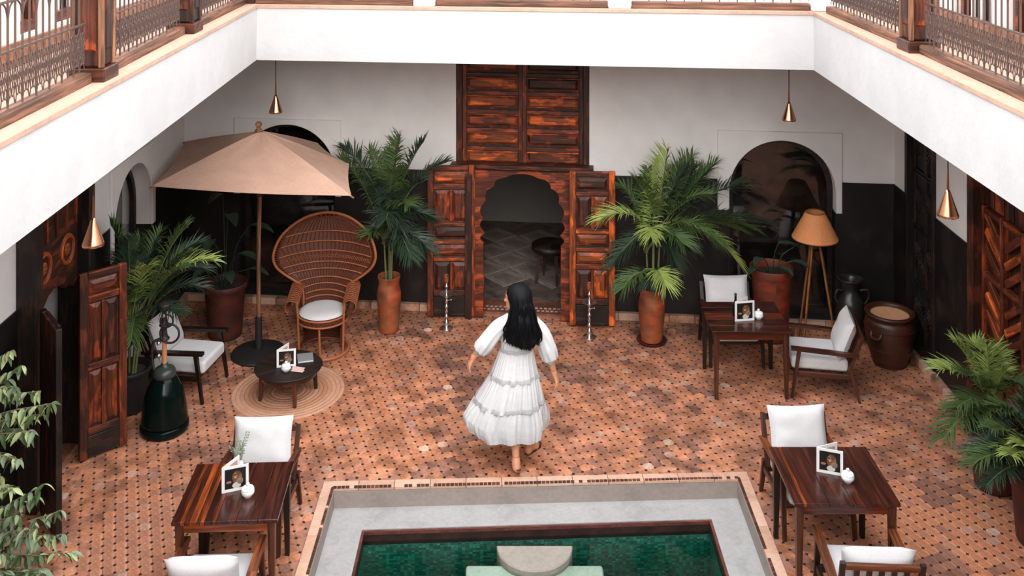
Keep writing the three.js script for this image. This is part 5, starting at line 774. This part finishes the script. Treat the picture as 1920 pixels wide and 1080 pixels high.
{
  const o = thing('person', 'woman with long black hair in a white tiered dress walking away from the pool edge', 'person', [0.08, 0, -9.15]);
  // her back is towards the viewer (+z), her face turned to the left (-x)
  const chain = (P, R) => P.slice(1).map((b, i) => caps(...P[i], ...b, R[i], R[i + 1]));
  const LA = [[-0.15, 1.265, 0.0], [-0.315, 1.085, 0.035], [-0.425, 0.952, 0.01]], RA = [[0.135, 1.265, 0.0], [0.24, 1.03, 0.02], [0.3, 0.8, 0.0]];
  const trunk = blend([caps(-0.01, 1.17, 0, -0.035, 0.98, 0, 0.105, 0.1), caps(-0.1, 1.23, 0, 0.08, 1.23, 0, 0.06, 0.06), caps(-0.04, 0.95, 0, -0.045, 0.83, 0, 0.11, 0.12), ...chain([[-0.01, 1.27, 0.0], [-0.02, 1.4, 0.005]], [0.055, 0.045]), ...chain(LA, [0.046, 0.038, 0.025]), ...chain(RA, [0.046, 0.038, 0.025]),
    ...chain([[-0.085, 0.82, 0.0], [-0.06, 0.47, 0.07], [-0.045, 0.125, 0.215]], [0.075, 0.05, 0.03]), ...chain([[0.02, 0.82, 0.0], [0.055, 0.46, -0.06], [0.075, 0.095, -0.13]], [0.075, 0.05, 0.03]), caps(-0.05, 0.36, 0.125, -0.048, 0.28, 0.16, 0.043, 0.036), caps(0.06, 0.36, -0.07, 0.065, 0.28, -0.085, 0.043, 0.036)], 0.045);
  const footNear = blend([caps(-0.045, 0.125, 0.215, -0.042, 0.085, 0.235, 0.03, 0.027), caps(-0.042, 0.085, 0.235, -0.03, 0.03, 0.165, 0.028, 0.024), caps(-0.03, 0.03, 0.165, -0.022, 0.021, 0.11, 0.03, 0.014), caps(-0.045, 0.12, 0.21, -0.03, 0.03, 0.15, 0.03, 0.024)], 0.03);
  const footFar = blend([caps(0.075, 0.1, -0.13, 0.068, 0.04, -0.118, 0.03, 0.028), caps(0.068, 0.036, -0.118, 0.135, 0.032, -0.205, 0.026, 0.024), caps(0.075, 0.1, -0.13, 0.13, 0.035, -0.2, 0.028, 0.022), caps(0.135, 0.03, -0.205, 0.165, 0.02, -0.245, 0.028, 0.014)], 0.03);
  const head = (() => { const skull = blend([ell(-0.03, 1.505, 0, 0.097, 0.098, 0.076), ell(-0.075, 1.44, 0, 0.052, 0.06, 0.05), ell(-0.103, 1.402, 0, 0.022, 0.018, 0.024), ell(-0.108, 1.5, 0, 0.02, 0.03, 0.045), caps(-0.02, 1.41, 0.005, -0.015, 1.34, 0.0, 0.045, 0.048)], 0.035), nose = caps(-0.122, 1.487, 0, -0.141, 1.457, 0, 0.006, 0.012), lips = blend([ell(-0.121, 1.43, 0, 0.01, 0.006, 0.02), ell(-0.119, 1.419, 0, 0.01, 0.006, 0.018)], 0.006), sock = [ell(-0.124, 1.483, 0.032, 0.014, 0.012, 0.018), ell(-0.124, 1.483, -0.032, 0.014, 0.012, 0.018)], ears = [ell(-0.015, 1.465, 0.074, 0.018, 0.03, 0.01), ell(-0.015, 1.465, -0.074, 0.018, 0.03, 0.01)]; return (x, y, z) => { let d = smin(skull(x, y, z), nose(x, y, z), 0.014); d = smin(d, lips(x, y, z), 0.008); for (const s of sock) d = -smin(-d, s(x, y, z), 0.012); for (const e of ears) d = smin(d, e(x, y, z), 0.012); return d; }; })();
  // a relaxed hand: palm and five bent fingers; d = direction of the fingers, s = towards the thumb, q = palm side
  function hand(w, d, s, q) {
    d = V(...d).normalize(); s = V(...s); s.addScaledVector(d, -s.dot(d)).normalize(); q = new THREE.Vector3().crossVectors(d, s).multiplyScalar(q);
    const at = (a, b, c) => { const p = V(...w).addScaledVector(d, a).addScaledVector(s, b).addScaledVector(q, c); return [p.x, p.y, p.z]; }, fs = [];
    for (const b of [-0.024, -0.008, 0.008, 0.022]) fs.push(caps(...at(0.005, b * 0.55, 0), ...at(0.078, b, 0.004), 0.0135, 0.011));
    const palm = blend(fs, 0.018), fingers = [[-0.029, 0.05], [-0.0105, 0.064], [0.008, 0.07], [0.0265, 0.062]].map(([b, L], i) => blend(chain([at(0.076, b * 0.92, 0.004), at(0.076 + L * 0.42, b * 1.1, 0.01), at(0.076 + L * 0.72, b * 1.16, 0.024 + i * 0.001), at(0.076 + L * 0.92, b * 1.18, 0.04)], [0.0092, 0.0086, 0.0078, 0.0068]), 0.004));
    const thumb = blend(chain([at(0.018, 0.02, 0.006), at(0.046, 0.045, 0.014), at(0.072, 0.054, 0.022), at(0.092, 0.056, 0.03)], [0.013, 0.0105, 0.009, 0.0075]), 0.006);
    return (x, y, z) => { let e = palm(x, y, z); e = smin(e, thumb(x, y, z), 0.012); for (const f of fingers) e = smin(e, f(x, y, z), 0.006); return e; };
  }
  const LH = hand(LA[2], [-0.55, -0.83, 0.05], [-0.3, 0, -1], 1), RH = hand(RA[2], [0.4, -0.9, 0.1], [0.3, 0, -1], -1);
  const wristL = chain([LA[1], LA[2]], [0.038, 0.025]), wristR = chain([RA[1], RA[2]], [0.038, 0.025]);
  const body = (x, y, z) => { let d = trunk(x, y, z); if (y < 0.2) d = smin(d, smin(footNear(x, y, z), footFar(x, y, z), 0.01), 0.02); if (y > 1.3) d = smin(d, head(x, y, z), 0.03); if (x < -0.36) d = smin(d, LH(x, y, z), 0.016); if (x > 0.25 && y < 0.85) d = smin(d, RH(x, y, z), 0.016); return d; };
  const handBox = (w) => [[w[0] - 0.12, w[1] - 0.17, w[2] - 0.12], [w[0] + 0.1, w[1] + 0.02, w[2] + 0.12]];
  // coarse cells for the body, fine ones for head, hands and feet; each piece is trimmed where the finer one takes over
  const out = (f, b) => (x, y, z) => Math.max(f(x, y, z), -Math.max(b[0][0] - x, x - b[1][0], b[0][1] - y, y - b[1][1], b[0][2] - z, z - b[1][2])), inn = (f, b) => (x, y, z) => Math.max(f(x, y, z), Math.max(b[0][0] - x, x - b[1][0], b[0][1] - y, y - b[1][1], b[0][2] - z, z - b[1][2]));
  const hb = [[-0.2, 1.36, -0.14], [0.12, 1.64, 0.14]], lb = handBox(LA[2]), rb = handBox(RA[2]), fb = [[-0.12, -0.02, -0.3], [0.24, 0.16, 0.3]];
  const rest = [hb, lb, rb, fb].reduce((f, b) => out(f, b), body), pieces = [surfaceNets(rest, [-0.5, 0.1, -0.3], [0.4, 1.45, 0.35], 0.011)];
  for (const [b, c] of [[hb, 0.0045], [lb, 0.0034], [rb, 0.0034], [fb, 0.006]]) { const e = [b[0].map((v) => v - 0.004), b[1].map((v) => v + 0.004)]; pieces.push(surfaceNets(inn(body, e), b[0].map((v) => v - 0.02), b[1].map((v) => v + 0.02), c)); }
  part(o, 'body', pieces, M.skin);
  for (const s of [-1, 1]) { const e = part(o, 'eye', place(new THREE.SphereGeometry(0.0105, 14, 10), -0.108, 1.483, s * 0.031), M.china); part(e, 'iris', place(new THREE.SphereGeometry(0.0055, 10, 8), -0.1155, 1.483, s * 0.0325), M.hair); part(o, 'eyebrow', sweep([V(-0.121, 1.503, s * 0.014), V(-0.117, 1.508, s * 0.032), V(-0.1, 1.503, s * 0.05)], [0.002, 0.0032, 0.0018], 6), M.hair); }
  part(o, 'lips', blendMesh(), mat({ lin: [0.42, 0.1, 0.08], roughness: 0.45 }));
  function blendMesh() { return surfaceNets(blend([ell(-0.1235, 1.43, 0, 0.008, 0.005, 0.018), ell(-0.1215, 1.42, 0, 0.008, 0.005, 0.016)], 0.003), [-0.14, 1.405, -0.03], [-0.105, 1.445, 0.03], 0.0025); }
  // hair: a full mass with grooves, and loose strands over it
  const hairMass = blend([ell(-0.02, 1.515, 0.008, 0.112, 0.1, 0.096), caps(0.0, 1.48, 0.045, 0.015, 1.32, 0.075, 0.09, 0.098), caps(-0.04, 1.34, 0.095, -0.085, 1.18, 0.12, 0.07, 0.055), caps(0.06, 1.36, 0.09, 0.115, 1.17, 0.12, 0.07, 0.055), caps(0.0, 1.32, 0.1, 0.0, 1.14, 0.13, 0.07, 0.05), caps(0.05, 1.32, 0.1, 0.06, 1.13, 0.13, 0.06, 0.045)], 0.06), faceCut = ell(-0.158, 1.44, -0.01, 0.07, 0.095, 0.12), rh = rng(61);
  const hairF = (x, y, z) => { const a = Math.atan2(x - 0.01, z + 0.02), w = Math.sin(a * 17 + y * 9 + Math.sin(y * 21) * 0.8) * 0.0045 + Math.sin(a * 41 + y * 17) * 0.0025; return Math.max(hairMass(x, y, z) + w * sstep(1.58, 1.42, y), -faceCut(x, y, z)); };
  const strands = []; for (let i = 0; i < 96; i++) { const t = rh(), x = lerp(-0.13, 0.16, t), top = 1.36 + 0.12 * rh(), bot = 1.05 + 0.16 * Math.abs(t - 0.55) + 0.08 * rh(), zz = 0.14 + 0.03 * Math.cos((t - 0.5) * 3), p = spline([V(x * 0.7 + 0.0, top, zz - 0.005), V(x * 0.95, lerp(top, bot, 0.45), zz + 0.025 * rh()), V(x * 1.12 + (rh() - 0.5) * 0.03, bot + 0.04, zz + 0.01), V(x * 1.15 + (rh() - 0.5) * 0.06, bot, zz + 0.005)], 16); strands.push(sweep(p, p.map((_, k) => 0.0085 * Math.sin(Math.PI * Math.min(0.97, 0.12 + k / 16 * 0.85)) + 0.001), 5)); }
  part(o, 'hair', [surfaceNets(hairF, [-0.16, 1.04, -0.12], [0.18, 1.64, 0.22], 0.006), ...strands], M.hair, 'long loose black hair');
  // dress: rings [height, centre x, half width, half depth]; folds run down the tiers
  const R = [[1.335, -0.018, 0.062, 0.06], [1.315, -0.015, 0.105, 0.075], [1.285, -0.012, 0.155, 0.09], [1.24, -0.012, 0.17, 0.105], [1.16, -0.018, 0.158, 0.118], [1.08, -0.032, 0.147, 0.118], [1.03, -0.037, 0.146, 0.118], [0.98, -0.042, 0.16, 0.128], [0.9, -0.05, 0.183, 0.155], [0.8, -0.06, 0.212, 0.19], [0.74, -0.07, 0.238, 0.21], [0.66, -0.085, 0.272, 0.232], [0.56, -0.105, 0.31, 0.25], [0.48, -0.12, 0.352, 0.265], [0.4, -0.132, 0.38, 0.272], [0.34, -0.13, 0.375, 0.27], [0.28, -0.12, 0.35, 0.26]];
  const ring = (y) => { for (let i = 0; i < R.length - 1; i++) if (y >= R[i + 1][0]) { const t = (R[i][0] - y) / (R[i][0] - R[i + 1][0]); return [1, 2, 3].map((k) => lerp(R[i][k], R[i + 1][k], t)); } return R[R.length - 1].slice(1); };
  const dressAt = (a, y, top, bot, amp, cnt, ph) => { const v = (top - y) / (top - bot), [cx, rx, rz] = ring(y), s = Math.sin(a), c = Math.cos(a), big = amp * v; let k = 1 + big * (0.55 * Math.sin(a * cnt + ph + Math.sin(a * 2 + ph) * 1.3) + 0.45 * Math.sin(a * cnt * 1.7 + ph * 2.3)) + amp * 0.34 * (1.15 - v) * Math.sin(a * 37 + ph + 0.8 * Math.sin(a * 7)) + amp * 0.2 * Math.sin(a * 61 + ph * 3 + Math.sin(a * 11)); const low = sstep(0.7, 0.3, y); k += low * 0.13 * Math.exp(-(((a - 2.2) / 0.35) ** 2)) - low * 0.1 * Math.exp(-(((a - 1.35) / 0.3) ** 2)); return V(cx + s * rx * k, y + low * (0.035 * Math.max(0, -s) + 0.03 * Math.max(0, -c) + 0.012 * Math.sin(a * 5 + 1)), c * rz * k); };
  const tier = (top, bot, amp, cnt, ph, nv) => grid(200, nv, (u, v) => dressAt(u * 2 * Math.PI - Math.PI * 0.3, lerp(top, bot, v), top, bot, amp, cnt, ph), 2);
  const dress = part(o, 'dress', tier(1.335, 1.03, 0.03, 9, 0.4, 14), M.dress, 'white dress bodice');
  part(dress, 'skirt_tier', tier(1.03, 0.79, 0.05, 10, 1.1, 16), M.dress); part(dress, 'skirt_tier', tier(0.79, 0.55, 0.06, 9, 2.3, 16), M.dress); part(dress, 'skirt_tier', tier(0.55, 0.285, 0.07, 8, 0.2, 18), M.dress);
  for (const [y, amp, cnt, ph, t0, b0] of [[0.8, 0.05, 10, 1.1, 1.03, 0.79], [0.565, 0.06, 9, 2.3, 0.79, 0.55], [1.035, 0.03, 9, 0.4, 1.335, 1.03]]) part(dress, 'lace_band', grid(160, 3, (u, v) => { const a = u * 2 * Math.PI, q = dressAt(a, y + 0.018 - v * 0.036, t0, b0, amp, cnt, ph); const n = V(Math.sin(a), 0, Math.cos(a)); return q.addScaledVector(n, 0.004 + 0.003 * Math.sin(v * Math.PI)); }), M.lace);
  for (const [P, rad, end] of [[[[-0.085, 1.285, 0.0], [-0.2, 1.215, 0.02], [-0.315, 1.085, 0.035], [-0.385, 1.0, 0.02]], [0.066, 0.072, 0.078, 0.07], 0], [[[0.075, 1.285, 0.0], [0.175, 1.18, 0.015], [0.24, 1.03, 0.02], [0.272, 0.905, 0.012]], [0.066, 0.074, 0.08, 0.068], 1]]) {
    const c = new THREE.CatmullRomCurve3(P.map((p) => V(...p)));
    const sl = grid(48, 30, (u, v) => { const a = u * 2 * Math.PI, k = v * 3, i = Math.min(2, Math.floor(k)), r0 = lerp(rad[i], rad[i + 1], k - i), close = v > 0.9 ? lerp(1, 0.46, (v - 0.9) / 0.1) : 1, p = c.getPoint(v), T = c.getTangent(v), n = V(0, 0, 1).addScaledVector(T, -T.z).normalize(), b = new THREE.Vector3().crossVectors(T, n), rr = r0 * close * (1 + 0.05 * Math.sin(a * 9 + v * 3) * (0.3 + v) + 0.035 * Math.sin(a * 5 + v * 11)); return p.addScaledVector(n, Math.cos(a) * rr).addScaledVector(b, Math.sin(a) * rr); });
    const s = part(dress, 'sleeve', sl, M.dress); const p = c.getPoint(1), T = c.getTangent(1); part(s, 'cuff', sweep([p.clone().addScaledVector(T, -0.012), p.clone().addScaledVector(T, 0.012)], [0.034, 0.032], 20), M.lace);
  }
  { const sole = (L) => { const s = new THREE.Shape(); s.moveTo(0, -L * 0.5); s.bezierCurveTo(0.035, -L * 0.5, 0.03, -L * 0.1, 0.036, L * 0.2); s.bezierCurveTo(0.04, L * 0.45, 0.015, L * 0.5, 0, L * 0.5); s.bezierCurveTo(-0.03, L * 0.5, -0.036, L * 0.3, -0.032, L * 0.1); s.bezierCurveTo(-0.028, -L * 0.2, -0.034, -L * 0.5, 0, -L * 0.5); return plate(s, [], 0.012, 0.006, 0.003, 10).rotateX(-Math.PI / 2); };
    const a = part(o, 'sandal', sole(0.215), M.leather); a.position.set(0.112, 0.007, -0.178); a.rotation.y = -0.66; part(a, 'strap', sweep(spline([V(0.034, 0.005, 0.02 - 0.09), V(0.03, 0.05, -0.07), V(-0.03, 0.05, -0.07), V(-0.034, 0.005, -0.07)], 14), 0.006, 6), M.leather);
    const b = part(o, 'sandal', sole(0.2), M.leather); b.position.set(-0.034, 0.034, 0.185); b.rotation.set(-0.5, 0.1, 0, 'YXZ'); part(b, 'strap', sweep(spline([V(0.036, 0.004, -0.04), V(0.03, 0.045, -0.04), V(-0.03, 0.045, -0.04), V(-0.034, 0.004, -0.04)], 14), 0.006, 6), M.leather); }
}
renderer.render(scene, camera);
